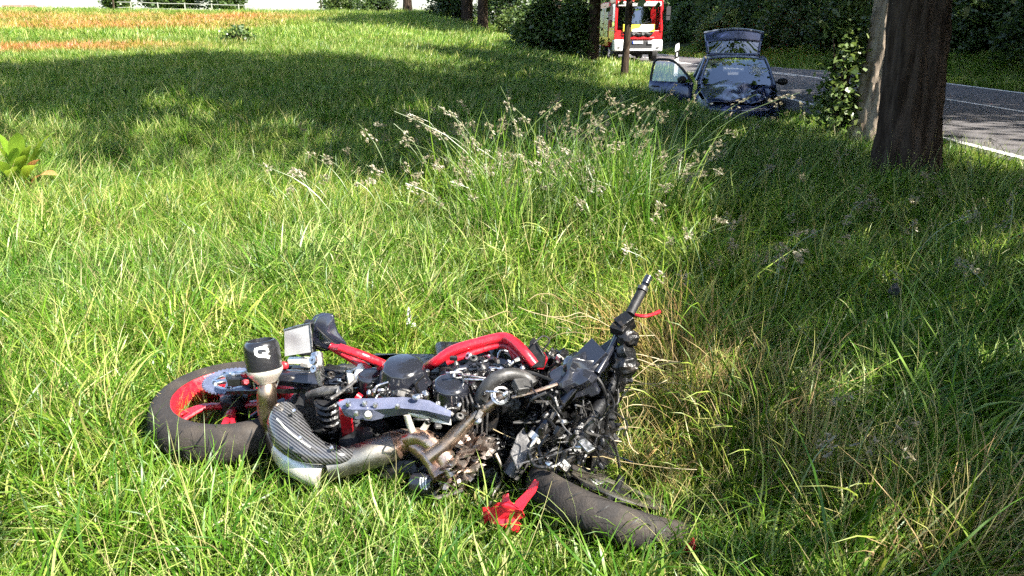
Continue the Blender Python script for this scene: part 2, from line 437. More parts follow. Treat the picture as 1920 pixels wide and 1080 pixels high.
# the windscreen mirrors open sky between the crowns
SKYPT = [(Vector((4.9+dx, 17.5+dy, 0.6)), 0.55) for dx in (-0.5, 0, 0.5) for dy in (-0.2, 0.3)]
for (px, py) in ((20, 250), (40, 280), (0, 290), (100, 250)): LITPT.append((PY(px, py, 7.4), 0.35))
def inpoly(px, py, poly):
    c = np.zeros(px.shape, bool); n = len(poly)
    for i in range(n):
        x0, y0 = poly[i]; x1, y1 = poly[(i+1) % n]
        if y0 == y1: continue
        t = ((y0 > py) != (y1 > py)) & (px < (x1-x0)*(py-y0)/(y1-y0)+x0)
        c ^= t
    return c
CT = 1/math.tan(SUN_EL)
def blocks(Pn, rr, soft=16.0):
    """leaves (n,3) that would stand in the sunlight of a place the photograph shows lit"""
    z = np.zeros(len(Pn))
    for _ in range(4):
        h = Pn[:, 2]-z
        gx = Pn[:, 0]-SUNH.x*CT*h; gy = Pn[:, 1]-SUNH.y*CT*h
        z = hgt(gx, gy)*0.7+z*0.3+0.05
    dz = z+0.12-EYE
    depth = gy*CP-dz*SP; v = gy*SP+dz*CP
    ok = depth > 0.5
    d = np.where(ok, depth, 1)
    px = W/2+F*gx/d; py = H/2-F*v/d
    js = np.minimum(soft, 160/d)
    px = px+rr.randn(len(px))*js*1.6; py = py+rr.randn(len(px))*js*0.6
    bad = np.zeros(len(Pn), bool)
    for poly in LITP: bad |= ok & inpoly(px, py, poly)
    S = np.array(SUNV)
    for (q, r) in LITPT:
        w = Pn-np.array(q); t = w @ S
        dist = np.linalg.norm(w-np.outer(t, S), axis=1)
        bad |= (t > 0) & (dist < r*(0.85+0.3*rr.rand(len(Pn))))
    S2 = np.array((0.08, 0.46, 0.88)); S2 /= np.linalg.norm(S2)
    for (q, r) in SKYPT:
        w = Pn-np.array(q); t = w @ S2
        bad |= (t > 0) & (np.linalg.norm(w-np.outer(t, S2), axis=1) < r+0.03*t)
    return bad

# ------------------------------------------------------------------ trees
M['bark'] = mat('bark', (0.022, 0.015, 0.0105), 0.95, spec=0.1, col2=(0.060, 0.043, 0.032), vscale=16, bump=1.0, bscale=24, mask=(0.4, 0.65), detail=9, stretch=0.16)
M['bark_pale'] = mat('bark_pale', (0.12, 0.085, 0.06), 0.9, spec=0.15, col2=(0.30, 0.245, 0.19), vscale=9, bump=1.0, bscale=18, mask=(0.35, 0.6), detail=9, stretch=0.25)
M['leaf'] = foliage('leaf', [(0.0, (0.030, 0.060, 0.012)), (1.0, (0.085, 0.13, 0.030)), (0.6, (0.050, 0.095, 0.018))], 0.4, gloss=0.04)
M['leaf_pale'] = foliage('leaf_pale', [(0.0, (0.06, 0.11, 0.02)), (1.0, (0.15, 0.19, 0.06)), (0.6, (0.09, 0.14, 0.03))], 0.4, gloss=0.04)
def leaf_cloud(rr, C, per, sig, size):
    """leaves (position, frame) round the cluster centres C"""
    n = len(C)*per
    p = np.repeat(C, per, 0)+rr.randn(n, 3)*np.repeat(sig, per, 0) if np.ndim(sig) == 2 else np.repeat(C, per, 0)+rr.randn(n, 3)*sig
    s = size*(0.6+0.8*rr.rand(n))
    return p, s
def leaf_mesh(rr, p, s):
    n = len(p)
    a = rr.randn(n, 3); a[:, 2] *= 0.5; a /= np.linalg.norm(a, axis=1)[:, None]
    b = np.cross(a, rr.randn(n, 3)+np.array([0, 0, 1.2])); b /= np.linalg.norm(b, axis=1)[:, None]+1e-9
    c = np.cross(a, b)
    L = a*s[:, None]; Wd = b*(s*0.36)[:, None]; D = c*(s*0.10)[:, None]
    V = np.stack([p-L*0.5, p-L*0.05+Wd+D, p+L*0.5, p-L*0.05-Wd+D], 1).reshape(-1, 3)
    Fq = np.arange(n*4).reshape(n, 4)
    return V, Fq, np.repeat(rr.rand(n), 4)
def crown_points(rr, base, h0, h1, R, ncl):
    k = rr.rand(ncl); hh = h0+(h1-h0)*k
    prof = np.sin(np.clip((k*0.93+0.07), 0, 1)*math.pi)**0.6
    rad = R*prof*np.sqrt(rr.rand(ncl))*1.0
    th = rr.rand(ncl)*6.283
    return np.stack([base[0]+rad*np.cos(th), base[1]+rad*np.sin(th), base[2]+hh], -1)
def trunk_mb(rr, base, r, h, limbs=7, R=3.5, h0=3.5, flare=1.35, lean=(0, 0), fine=False):
    m = MB(); b = Vector(base)
    hs = [-0.3, 0.0, 0.25, 0.8, 1.6, 3.0, 5.0, h*0.5, h*0.75, h*0.95]
    rf = [flare*1.15, flare, 1.15, 1.04, 1.0, 0.95, 0.85, 0.6, 0.35, 0.08]
    path = [b+Vector((lean[0]*q+0.02*q*math.sin(q*0.7+rr.rand()), lean[1]*q+0.02*q*math.cos(q*0.6), q)) for q in hs]
    path[0].xy = b.xy; path[1].xy = b.xy
    m.tube(path, [r*k for k in rf], 72 if fine else 20, 26 if fine else 4)
    # ribs of bark and root flare: uneven radius
    V = [Vector(v) for v in m.v]
    for i, v in enumerate(V):
        ax = Vector((b.x+lean[0]*(v.z-b.z), b.y+lean[1]*(v.z-b.z), v.z)); d = v-ax
        th = math.atan2(d.y, d.x); hz = v.z-b.z
        k = 1+0.05*math.sin(th*5+hz*0.4)+0.03*math.sin(th*9-hz*0.9)+0.10*math.exp(-max(hz, 0)*2.5)*math.sin(th*4+1)
        if fine:           # furrowed bark: ridges that wander and break
            wv = th*17+2.2*math.sin(hz*2.1+th*2)+1.1*math.sin(hz*7.3+th*5)
            rg = abs(math.sin(wv*0.5))**0.6*(0.75+0.25*math.sin(hz*11+th*6))
            k += (0.10*rg-0.06)+0.012*math.sin(hz*31+th*23)+0.22*math.exp(-max(hz, 0)*3.2)*max(0, math.sin(th*3+0.6))
        m.v[i] = tuple(ax+d*k)
    for q in range(limbs):
        hq = h0+(h*0.85-h0)*(q+0.3*rr.rand())/limbs; th = q*2.4+rr.rand()
        rr_ = R*(0.55+0.3*rr.rand()); s0 = b+Vector((lean[0]*hq, lean[1]*hq, hq)); dd = Vector((math.cos(th), math.sin(th), 0))
        m.tube([s0, s0+dd*rr_*0.35+Vector((0, 0, 0.6)), s0+dd*rr_*0.8+Vector((0, 0, 1.7)), s0+dd*rr_+Vector((0, 0, 2.3))], [r*0.38, r*0.28, r*0.15, r*0.04], 7, 3)
    return m
def tree(name, label, xy, r, h, h0, R, ncl, per, size, seed, cull=True, group=None, barkm='bark', leafm='leaf', sig=0.45, lean=(0, 0), limbs=7, cat='tree', extra=None):
    rr = np.random.RandomState(seed); base = (xy[0], xy[1], G(*xy))
    t = thing(name, label, cat, base, group)
    trunk_mb(rr, base, r, h, limbs, R, max(h0, 2.6), lean=lean, fine=extra is not None and xy[1] < 12).build('trunk', M[barkm], t)
    C = crown_points(rr, (base[0]+lean[0]*h*0.6, base[1]+lean[1]*h*0.6, base[2]), h0, h, R, ncl)
    if extra is not None: C = np.concatenate([C, extra])
    p, s = leaf_cloud(rr, C, per, sig, size)
    if cull:
        k = ~blocks(p, rr); p, s = p[k], s[k]
    p[:, 2] = np.maximum(p[:, 2], base[2]+0.4)
    V, Fq, rn = leaf_mesh(rr, p-np.array(base), s)
    c = raw_mesh('crown', V, Fq, M[leafm], None, False, {'rnd': rn})
    c.parent = t
    return t
def copy_tree(o, loc, label=None, rotz=0.0, scale=1.0, parent=None):
    c = o.copy(); COL.objects.link(c)
    if parent is None:
        c.location = loc; c.rotation_euler = (0, 0, rotz); c.scale = (scale,)*3
        if label: c['label'] = label
    else: c.parent = parent
    for ch in list(o.children):
        d = ch.copy(); COL.objects.link(d); d.parent = c; d.matrix_parent_inverse = ch.matrix_parent_inverse.copy()
        for g in list(ch.children):
            e = g.copy(); COL.objects.link(e); e.parent = d
    return c

_lr = np.random.RandomState(9)
SHADE_LEAF = np.array([np.array((3.86, 7.95, z))+np.array(SUNV)*t for z in np.linspace(-0.2, 3.6, 20) for t in (4.6, 6.0, 7.4)])+_lr.randn(60, 3)*0.25    # leaf clusters added out of view to shade the near trunk and grass
_gp = [(x_, y_, 0.1) for x_ in np.linspace(1.9, 5.2, 8) for y_ in np.linspace(5.6, 8.2, 6)]
SHADE_LEAF = np.concatenate([SHADE_LEAF, np.array([np.array(g_)+np.array(SUNV)*(5.0+3.5*_lr.rand()) for g_ in _gp])+_lr.randn(len(_gp), 3)*0.2])
def shade(poly=None, pts=None, n=60, t0=4.5, t1=9.0):
    """where leaf clusters are added out of view so that these places lie in shade"""
    out = []
    if poly:
        xs_ = [q[0] for q in poly]; ys_ = [q[1] for q in poly]
        while len(out) < n:
            px, py = _lr.uniform(min(xs_), max(xs_)), _lr.uniform(min(ys_), max(ys_))
            if inpoly(np.array([px]), np.array([py]), poly)[0]: out.append(np.array(ong(px, py)))
    for q in (pts or []): out.append(np.array(q))
    return np.array([o+np.array(SUNV)*_lr.uniform(t0, t1) for o in out])+_lr.randn(len(out), 3)*0.2
ROW = 'old trees along the verge of the road'
tree('roadside_tree', 'thick dark brown tree trunk, nearest tree, standing beside the road at right', (3.93, 7.95), 0.27, 21, 3.2, 5.4, 520, 60, 0.24, 11, group=ROW, extra=SHADE_LEAF, lean=(-0.08, 0))
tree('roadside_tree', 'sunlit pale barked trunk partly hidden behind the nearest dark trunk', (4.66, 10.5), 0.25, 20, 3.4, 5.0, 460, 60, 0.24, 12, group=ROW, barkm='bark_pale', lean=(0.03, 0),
     extra=np.concatenate([shade([(1190, 185), (1440, 205), (1440, 320), (1200, 320)], n=190), shade(pts=[(x_, y_, z_) for x_ in np.linspace(4.2, 5.8, 5) for y_ in np.linspace(16.3, 20.2, 7) for z_ in (0.0, 0.9)], t0=5, t1=8)]))
tree('roadside_tree', 'tree beside the camera whose crown shades the grass at right', (5.0, 0.9), 0.10, 6.5, 1.6, 3.4, 190, 45, 0.2, 13, group=ROW, limbs=4)
tree('roadside_tree', 'row tree standing behind the camera beside the road', (4.7, -6.5), 0.3, 19, 3.0, 4.6, 300, 60, 0.24, 14, group=ROW)
tree('young_tree', 'slim dark tree stem standing in front of the fire engine', (3.38, 25.0), 0.098, 11, 4.2, 2.6, 160, 60, 0.26, 15, group='slim trees along the verge', lean=(0.012, 0), limbs=4,
     extra=shade([(880, 100), (1110, 100), (1120, 160), (1200, 190), (1200, 260), (880, 200)], n=300, t0=4, t1=8.5))
tree('roadside_tree', 'grey trunk beside the dark bush, left of the fire engine', (3.5, 36.5), 0.26, 18, 3.6, 4.8, 300, 60, 0.26, 16, group=ROW, barkm='bark',
     extra=shade([(960, 84), (1110, 84), (1110, 118), (880, 118)], pts=[(x_, y_, z_) for x_ in np.linspace(0, 4.2, 6) for y_ in (36, 38) for z_ in (0.6, 1.4, 2.2)]*2, n=120, t0=4.5, t1=8.5))
tree('roadside_tree', 'trunk rising out of the large dark bush left of the fire engine', (2.2, 43.0), 0.27, 18, 3.6, 4.6, 260, 60, 0.26, 17, group=ROW, barkm='bark_pale')
tree('roadside_tree', 'right one of the two close dark trunks on the far field edge', (-1.75, 50.0), 0.29, 18, 3.4, 4.6, 260, 60, 0.26, 18, group=ROW, extra=shade([(760, 37), (1000, 40), (1000, 59), (760, 56)], n=70, t0=5, t1=10))
tree('roadside_tree', 'left one of the two close dark trunks on the far field edge', (-2.75, 51.5), 0.33, 19, 3.4, 4.6, 260, 60, 0.26, 19, group=ROW)
tree('roadside_tree', 'single dark trunk far off on the field edge, left of the two close trunks', (-7.2, 58.5), 0.28, 17, 3.6, 4.4, 240, 60, 0.26, 20, group=ROW)
tree('roadside_tree', 'trunk between the two close trunks and the dark bush', (4.0, 60.0), 0.32, 18, 3.2, 4.6, 240, 60, 0.26, 21, group=ROW)
# paddock trees beyond the crest
for i, (px, D, r, R, h0, lab) in enumerate(((262, 92, 0.25, 1.9, 0.3, 'leftmost clipped green tree on the skyline beyond the field'), (375, 96, 0.3, 3.6, 0.7, 'middle broad dark tree on the skyline beyond the field'),
                                 (325, 104, 0.3, 2.0, 1.2, 'small dark tree on the skyline between two broader ones'), (455, 94, 0.3, 2.6, 0.6, 'rightmost broad dark tree on the skyline beyond the field'),
                                 (660, 72, 0.14, 2.0, 0.3, 'slender light tree hanging over the skyline, left of the far trunks'))):
    x = (px-960)/F*D
    tree('field_tree', lab, (x, D), r, 9, h0, R, 150, 70, 0.34, 40+i, cull=False, group='trees on the skyline', sig=0.4, limbs=5)

def shrub(name, label, xy, w, h, seed, ncl=90, per=60, size=0.12, group=None, cull=False, leafm='leaf', cat='bush', sig=0.22):
    rr = np.random.RandomState(seed); base = (xy[0], xy[1], G(*xy))
    t = thing(name, label, cat, base, group)
    m = MB()
    for k in range(7):
        th = rr.rand()*6.28; q = Vector((math.cos(th)*w*0.35, math.sin(th)*w*0.35, h*(0.6+0.3*rr.rand())))
        m.tube([Vector(base)+Vector((0, 0, -0.1)), Vector(base)+q*0.5+Vector((0, 0, 0.1*h)), Vector(base)+q], [0.03, 0.02, 0.006], 6, 3)
    m.build('stem', M['bark'], t)
    k = rr.rand(ncl); th = rr.rand(ncl)*6.28
    rad = w*0.5*np.sqrt(rr.rand(ncl))*np.sqrt(np.clip(1.05-k**2, 0, 1))
    C = np.stack([rad*np.cos(th), rad*np.sin(th), 0.12+k*h*0.92], -1)
    p, s = leaf_cloud(rr, C, per, sig, size)
    p[:, 2] = np.abs(p[:, 2])
    if cull:
        kk = ~blocks(p+np.array(base), rr); p, s = p[kk], s[kk]
    V, Fq, rn = leaf_mesh(rr, p, s)
    c = raw_mesh('foliage', V, Fq, M[leafm], None, False, {'rnd': rn}); c.parent = t
    return t
shrub('bush', 'large dark green bush left of the fire engine', (1.3, 38.5), 3.4, 2.4, 60, 120, 60, 0.16)
shrub('bush', 'dark bush joined to the right side of the large bush near the fire engine', (2.75, 37.0), 2.1, 2.5, 61, 80, 60, 0.16)
shrub('bush', 'low dark bush in front of the two close far trunks', (-3.9, 53.0), 3.2, 1.4, 62, 90, 60, 0.16)
shrub('bush', 'low bush on the skyline under the single far trunk', (-9.6, 60.5), 3.0, 1.1, 63, 80, 60, 0.16)
shrub('bush', 'pale thin bush with bare gaps on the skyline left of the single far trunk', (-12.6, 62.0), 2.4, 1.6, 64, 50, 40, 0.16, leafm='leaf_pale')
shrub('bush', 'grey green bush between the two close far trunks and the large bush', (0.3, 52.0), 3.4, 1.7, 65, 110, 60, 0.16, leafm='leaf_pale')
shrub('bush', 'rounded bush at the far end of the verge behind the large dark bush', (-0.6, 62.0), 5.0, 3.0, 66, 120, 60, 0.2)
shrub('bush', 'young leafy shoots growing against the sunlit pale trunk', (4.25, 10.7), 0.56, 1.6, 67, 70, 26, 0.085, leafm='leaf_pale', sig=0.09, cull=False)

# woods on the far side of the road
WG = 'trees of the wood beyond the road'
wr = np.random.RandomState(5)
spots = []
for yy in np.arange(-8, 100, 3.4):
    for row, xx in enumerate((19.5, 24.0, 29.5, 36)):
        x = xx+wr.uniform(-1.5, 1.5); y = yy+wr.uniform(-1.2, 1.2)
        if row >= 2 and wr.rand() < 0.35: continue
        if y < 18 and row > 0: continue
        spots.append((x, y, row))
protos = {}
places = ['at the near right edge', 'behind the nearest dark trunk', 'behind the crashed car', 'behind the fire engine', 'at the far end']
for i, (x, y, row) in enumerate(spots):
    h = wr.uniform(13, 16); r = wr.uniform(0.13, 0.24)
    lab = 'dark tree in the shaded wood across the road'
    if y < 46 and row < 2:
        tree('wood_tree', lab, (x, y), r, h, 2.2, 3.4, 130, 55, 0.30, 200+i, cull=True, group=WG, limbs=5, sig=0.5)
    else:
        k = i % 4
        loc = (x, y, G(x, y))
        if k not in protos: protos[k] = tree('wood_tree', lab, (x, y), r, h, 1.6, 3.4, 130, 55, 0.32, 300+k, cull=False, group=WG, limbs=5, sig=0.5)
        else: copy_tree(protos[k], loc, lab, wr.rand()*6.28, wr.uniform(0.85, 1.1))
UG = 'shrubs of the undergrowth at the edge of the wood'
sp = [shrub('undergrowth_shrub', 'dark shrub in the undergrowth at the edge of the wood', (15.6+k, 24+k*5), 3.0, 2.6, 80+k, 90, 60, 0.17, group=UG) for k in range(3)]
for yy in np.arange(20, 110, 2.3):
    for xx in (15.8, 18.5, 22.0, 26.5):
        x = xx+wr.uniform(-1, 1); y = yy+wr.uniform(-0.8, 0.8)
        if xx < 17 and wr.rand() < 0.45: continue
        copy_tree(sp[wr.randint(3)], (x, y, G(x, y)), 'dark shrub in the undergrowth at the edge of the wood', wr.rand()*6.28, wr.uniform(0.65, 1.25)*(1.0 if xx < 17 else 1.35))
for q in range(12):
    x = wr.uniform(3, 30); y = wr.uniform(100, 125)
    copy_tree(sp[wr.randint(3)], (x, y, G(x, y)), 'dark shrub in the undergrowth at the edge of the wood', wr.rand()*6.28, 2.2)
shrub('bush', 'sunlit leafy bush at the roadside just right of the fire engine', (12.9, 52.0), 2.8, 2.6, 90, 120, 60, 0.15, leafm='leaf_pale')
# ------------------------------------------------------------------ grass: tufts set out by geometry nodes
M['grass'] = foliage('grass', [(0.0, (0.030, 0.088, 0.004)), (1.0, (0.34, 0.29, 0.12)), (0.35, (0.078, 0.165, 0.010)), (0.65, (0.18, 0.255, 0.034)), (0.88, (0.31, 0.345, 0.11))], 0.30, 0.42, inst=True, gloss=0.022)
TUFTS = bpy.data.collections.new('grass_tufts')
def blades(rr, n, rad, L0, L1, w0, w1, seg, lean, droop, kink=0.15, rmin=0.0, rmax=1.0):
    """n curved, tapering blades; arrays of vertices, quads, colour number per vertex"""
    th = rr.rand(n)*6.283; q = rad*np.sqrt(rr.rand(n)); bx, by = q*np.cos(th), q*np.sin(th)
    L = L0+(L1-L0)*rr.rand(n)**1.3; w = w0+(w1-w0)*rr.rand(n)
    az = th+rr.randn(n)*0.9; ln = np.abs(lean*(0.25+rr.rand(n))); dr = droop*(0.3+1.2*rr.rand(n))
    kx = rr.randn(n)*kink
    V = np.zeros((n, seg+1, 2, 3)); x, y, z = bx.copy(), by.copy(), np.full(n, -0.03)
    tw = rr.rand(n)*3.14
    for i in range(seg+1):
        t = i/seg
        a = ln+dr*t**1.5
        A = az+kx*t*3
        ww = w*(1-t**2.2)*0.5*(0.75+0.5*t) if i < seg else w*0.02
        sx, sy = -np.sin(A+tw*0.5*t+tw*0.3), np.cos(A+tw*0.5*t+tw*0.3)
        V[:, i, 0] = np.stack([x-sx*ww, y-sy*ww, z], -1); V[:, i, 1] = np.stack([x+sx*ww, y+sy*ww, z], -1)
        d = L/seg
        x = x+np.sin(a)*np.cos(A)*d; y = y+np.sin(a)*np.sin(A)*d; z = z+np.cos(a)*d
    idx = np.arange(n*(seg+1)*2).reshape(n, seg+1, 2)
    Fq = np.stack([idx[:, :-1, 0], idx[:, :-1, 1], idx[:, 1:, 1], idx[:, 1:, 0]], -1).reshape(-1, 4)
    c = np.repeat(rmin+(rmax-rmin)*rr.rand(n)**1.4, (seg+1)*2)
    return V.reshape(-1, 3), Fq, c
def tuft(name, parts):
    Vs, Fs, Cs, o = [], [], [], 0
    for V, Fq, c in parts:
        Vs.append(V); Fs.append(Fq+o); Cs.append(c); o += len(V)
    ob = raw_mesh(name, np.concatenate(Vs), np.concatenate(Fs), M['grass'], None, True, {'rnd': np.concatenate(Cs)})
    COL.objects.unlink(ob); TUFTS.objects.link(ob)
gr_ = np.random.RandomState(21)
NT = 0
def add(parts):
    global NT
    tuft('tuft_%02d' % NT, parts); NT += 1
def t_short(r): return [blades(r, 20, 0.06, 0.08, 0.19, 0.0045, 0.011, 5, 0.45, 1.7), blades(r, 5, 0.05, 0.15, 0.30, 0.005, 0.010, 6, 0.35, 2.0, rmax=0.8)]
def t_long(r): return [blades(r, 10, 0.06, 0.22, 0.40, 0.005, 0.009, 7, 0.35, 2.0, rmax=0.8), blades(r, 12, 0.05, 0.10, 0.22, 0.006, 0.011, 5, 0.4, 1.5)]
def t_dry(r): return [blades(r, 5, 0.05, 0.22, 0.45, 0.0022, 0.004, 5, 0.5, 0.9, rmin=0.85), blades(r, 14, 0.05, 0.10, 0.24, 0.005, 0.009, 5, 0.5, 1.6)]
def t_tall(r): return [blades(r, 14, 0.07, 0.40, 0.78, 0.005, 0.010, 7, 0.14, 0.9, rmax=0.85)]
def t_low(r): return [blades(r, 22, 0.07, 0.05, 0.12, 0.006, 0.012, 3, 0.8, 1.0)]
def t_fine(r): return [blades(r, 34, 0.065, 0.10, 0.30, 0.002, 0.0045, 5, 0.4, 1.4)]
def t_straw(r): return [blades(r, 16, 0.06, 0.22, 0.48, 0.0025, 0.005, 6, 0.5, 0.9, rmin=0.88), blades(r, 8, 0.06, 0.1, 0.2, 0.005, 0.009, 4, 0.6, 1.2)]
def t_flat(r): return [blades(r, 16, 0.06, 0.15, 0.36, 0.003, 0.006, 6, 1.15, 0.5, rmin=0.2)]
def patch(R, n, kinds, tilt, jit):
    """a sod: n tufts side by side, each leaning a little its own way"""
    out = []
    for k in range(n):
        f = kinds[gr_.randint(len(kinds))]; th = gr_.rand()*6.283; q = R*math.sqrt(gr_.rand())
        Rm = np.array(Matrix.Rotation(tilt[0]+gr_.randn()*jit, 3, 'X') @ Matrix.Rotation(tilt[1]+gr_.randn()*jit, 3, 'Y') @ Matrix.Rotation(gr_.rand()*6.283, 3, 'Z'))
        sc = 0.75+0.5*gr_.rand(); sh = gr_.randn()*0.13
        for V, Fq, c in f(gr_): out.append((V @ Rm.T*sc+np.array((q*math.cos(th), q*math.sin(th), 0)), Fq, np.clip(c+sh, 0, 1)))
    return out
for k in range(4): add(t_short(gr_))                                          # 0-3 single tufts
for k in range(2): add(t_long(gr_))                                           # 4-5
for k in range(2): add(t_dry(gr_))                                            # 6-7
for k in range(2): add(t_flat(gr_))                                           # 8-9
for k in range(8): add(patch(0.2, 16, [t_short, t_short, t_short, t_short, t_fine, t_fine, t_long, t_long, t_dry], (0.1, 0.1), 0.25))     # 10-17 sods of short grass
for k in range(5): add(patch(0.2, 13, [t_long, t_long, t_short, t_dry], (0.1, 0.1), 0.25))                     # 18-22 rank grass
for k in range(4): add(patch(0.2, 15, [t_long, t_long, t_straw, t_dry, t_short], (0.6, 0.4), 0.18))                        # 23-26 bleached, combed over
for k in range(4): add(patch(0.2, 16, [t_long, t_long, t_flat, t_short], (0.75, 0.7), 0.15))                    # 27-30 swept
for k in range(2): add(patch(0.2, 14, [t_flat, t_straw, t_straw, t_low, t_long], (0.3, -0.3), 0.45))                                 # 31-32 pressed flat
for k in range(4): add([blades(gr_, 170, 0.34, 0.10, 0.28, 0.008, 0.015, 3, 0.4, 1.4)])                         # 33-36 middle distance
for k in range(3): add([blades(gr_, 220, 0.8, 0.14, 0.36, 0.014, 0.028, 3, 0.4, 1.2)])                          # 37-39 far
for k in range(3): add(patch(0.2, 12, [t_tall, t_tall, t_long], (0.0, 0.0), 0.12))                                    # 40-42 tall clump
for k in range(2): add(patch(0.25, 20, [t_low], (0.0, 0.0), 0.2))                                               # 43-44 low undergrowth

def scatter_group():
    ng = bpy.data.node_groups.new('scatter_tufts', 'GeometryNodeTree')
    ng.interface.new_socket('Geometry', in_out='INPUT', socket_type='NodeSocketGeometry')
    ng.interface.new_socket('Geometry', in_out='OUTPUT', socket_type='NodeSocketGeometry')
    n = ng.nodes; l = ng.links
    gi = n.new('NodeGroupInput'); go = n.new('NodeGroupOutput')
    ci = n.new('GeometryNodeCollectionInfo'); ci.inputs['Collection'].default_value = TUFTS
    ci.inputs['Separate Children'].default_value = True; ci.inputs['Reset Children'].default_value = True
    def att(nm, ty):
        a = n.new('GeometryNodeInputNamedAttribute'); a.data_type = ty; a.inputs['Name'].default_value = nm; return a.outputs['Attribute']
    ip = n.new('GeometryNodeInstanceOnPoints'); ip.inputs['Pick Instance'].default_value = True
    e = n.new('FunctionNodeEulerToRotation')
    l.new(gi.outputs[0], ip.inputs['Points']); l.new(ci.outputs[0], ip.inputs['Instance'])
    l.new(att('pick', 'INT'), ip.inputs['Instance Index'])
    l.new(att('rot', 'FLOAT_VECTOR'), e.inputs[0]); l.new(e.outputs[0], ip.inputs['Rotation'])
    l.new(att('scl', 'FLOAT'), ip.inputs['Scale'])
    l.new(ip.outputs[0], go.inputs[0])
    return ng
NG = scatter_group()
def scatter(name, label, cat, Pn, rot, scl, pick, tint):
    me = bpy.data.meshes.new(name); n = len(Pn)
    me.vertices.add(n); me.vertices.foreach_set('co', np.asarray(Pn, np.float32).ravel())
    a = me.attributes.new('rot', 'FLOAT_VECTOR', 'POINT'); a.data.foreach_set('vector', np.asarray(rot, np.float32).ravel())
    a = me.attributes.new('scl', 'FLOAT', 'POINT'); a.data.foreach_set('value', np.asarray(scl, np.float32))
    a = me.attributes.new('pick', 'INT', 'POINT'); a.data.foreach_set('value', np.asarray(pick, np.int32))
    a = me.attributes.new('tint', 'FLOAT_VECTOR', 'POINT'); a.data.foreach_set('vector', np.asarray(tint, np.float32).ravel())
    ob = link(name, me, None)
    md = ob.modifiers.new('scatter', 'NODES'); md.node_group = NG
    return tag(ob, label, cat, kind='stuff')

# where the motorcycle presses the grass flat (ground outline of the wreck)
FOOT = [[(285, 800), (340, 720), (500, 690), (640, 700), (800, 705), (1000, 730), (1130, 740), (1150, 900), (1040, 930), (900, 905), (700, 880), (640, 900), (540, 895), (500, 850), (330, 835)],
        [(1000, 925), (1130, 905), (1260, 950), (1290, 1010), (1230, 1030), (1120, 985)]]
def pix(x, y, z):
    dz = z-EYE; d = y*CP-dz*SP; d = np.where(d > 0.3, d, 0.3)
    return W/2+F*x/d, H/2-F*(y*SP+dz*CP)/d
def clear(x, y, z):
    """no grass on the road, under the wreck or inside trunks and wheels"""
    xb = x-bend(y); k = (xb > 5.62) & (xb < 12.28)
    px, py = pix(x, y, z)
    for f in FOOT: k |= inpoly(px, py, f)
    for (tx, ty, tr) in ((3.93, 7.95, 0.36), (4.66, 10.5, 0.3)): k |= (x-tx)**2+(y-ty)**2 < tr*tr
    k |= (np.abs(x-4.78) < 0.85) & (y > 16.4) & (y < 20.4)
    k |= (x > 5.0) & (x < 9) & (y > 42.3) & (y < 52)
    return k
def field(name, label, y0, y1, dens, picks, seed, smin=0.8, smax=1.2, xr=None, margin=1.0):
    rr = np.random.RandomState(seed)
    ww = y1*0.68+margin; n = int(dens*2*ww*(y1-y0))
    x = rr.uniform(-ww, ww, n); y = rr.uniform(y0, y1, n)
    k = (np.abs(x) < y*0.68+margin) & (x < 17.5)
    x, y = x[k], y[k]; z = hgt(x, y); k = ~clear(x, y, z); x, y, z = x[k], y[k], z[k]; n = len(x)
    # thin and dense patches
    dn = vnoise(x, y, 0.5, 8)*0.5+vnoise(x, y, 1.6, 9)*0.5
    k = rr.rand(n) < 0.9+0.4*dn
    x, y, z, dn = x[k], y[k], z[k], dn[k]; n = len(x)
    # common lean that wanders over the meadow
    la = vnoise(x, y, 0.28, 10)*2.6+vnoise(x, y, 0.9, 11)*1.2; lm = 0.22+0.25*vnoise(x, y, 0.6, 12)+0.15*rr.randn(n)
    rot = np.stack([lm*np.cos(la)+rr.randn(n)*0.16, lm*np.sin(la)+rr.randn(n)*0.16, rr.rand(n)*6.283], -1)
    scl = (smin+(smax-smin)*rr.rand(n))*(1+0.3*dn+0.28*vnoise(x, y, 2.3, 19))
    pick = np.array(picks)[rr.randint(0, len(picks), n)]
    g = vnoise(x, y, 0.8, 13)*0.5+vnoise(x, y, 2.6, 14)*0.5; g2 = vnoise(x, y, 0.33, 15)
    tint = np.stack([1+0.16*g+0.16*g2, 1+0.08*g2, 1+0.1*g-0.1*g2], -1)*(0.92+0.2*rr.rand(n))[:, None]
    return rr, x, y, z, rot, scl, pick, tint
def put(name, label, cat, x, y, z, rot, scl, pick, tint):
    return scatter(name, label, cat, np.stack([x, y, z], -1), rot, scl, pick, tint)
# near: sods, and single tufts close round the wreck and the trunks
def near_wreck(x, y, z, m):
    k = clear(x, y, z)
    for a in range(8):
        dx, dy = m*math.cos(a*0.785), m*math.sin(a*0.785); k = k | clear(x+dx, y+dy, z)
    return k
NEARL = 'lush green meadow grass round the wrecked motorcycle'
rr, x, y, z, rot, scl, pick, tint = field('grass', '', 1.2, 10.5, 30, list(range(10, 18)), 31)
k = ~near_wreck(x, y, z, 0.30); x, y, z, rot, scl, pick, tint = [a[k] for a in (x, y, z, rot, scl, pick, tint)]
rot[:, :2] *= 0.6
px, py = pix(x, y, z); n = len(x)
longz = (px > 1180) & (py > 420) & (rr.rand(n) < 0.6)                  # rank grass in the shade at right
pick = np.where(longz, rr.randint(18, 23, n), pick); scl = np.where(longz, scl*1.1, scl)
TALL = [(840, 395), (1000, 380), (1180, 385), (1260, 430), (1180, 490), (960, 500), (860, 450)]
DRY = [(1180, 860), (1330, 760), (1500, 800), (1720, 940), (1800, 1100), (1240, 1100)]
FLT = [(1160, 640), (1270, 640), (1350, 720), (1420, 830), (1330, 930), (1180, 900), (1120, 800)]
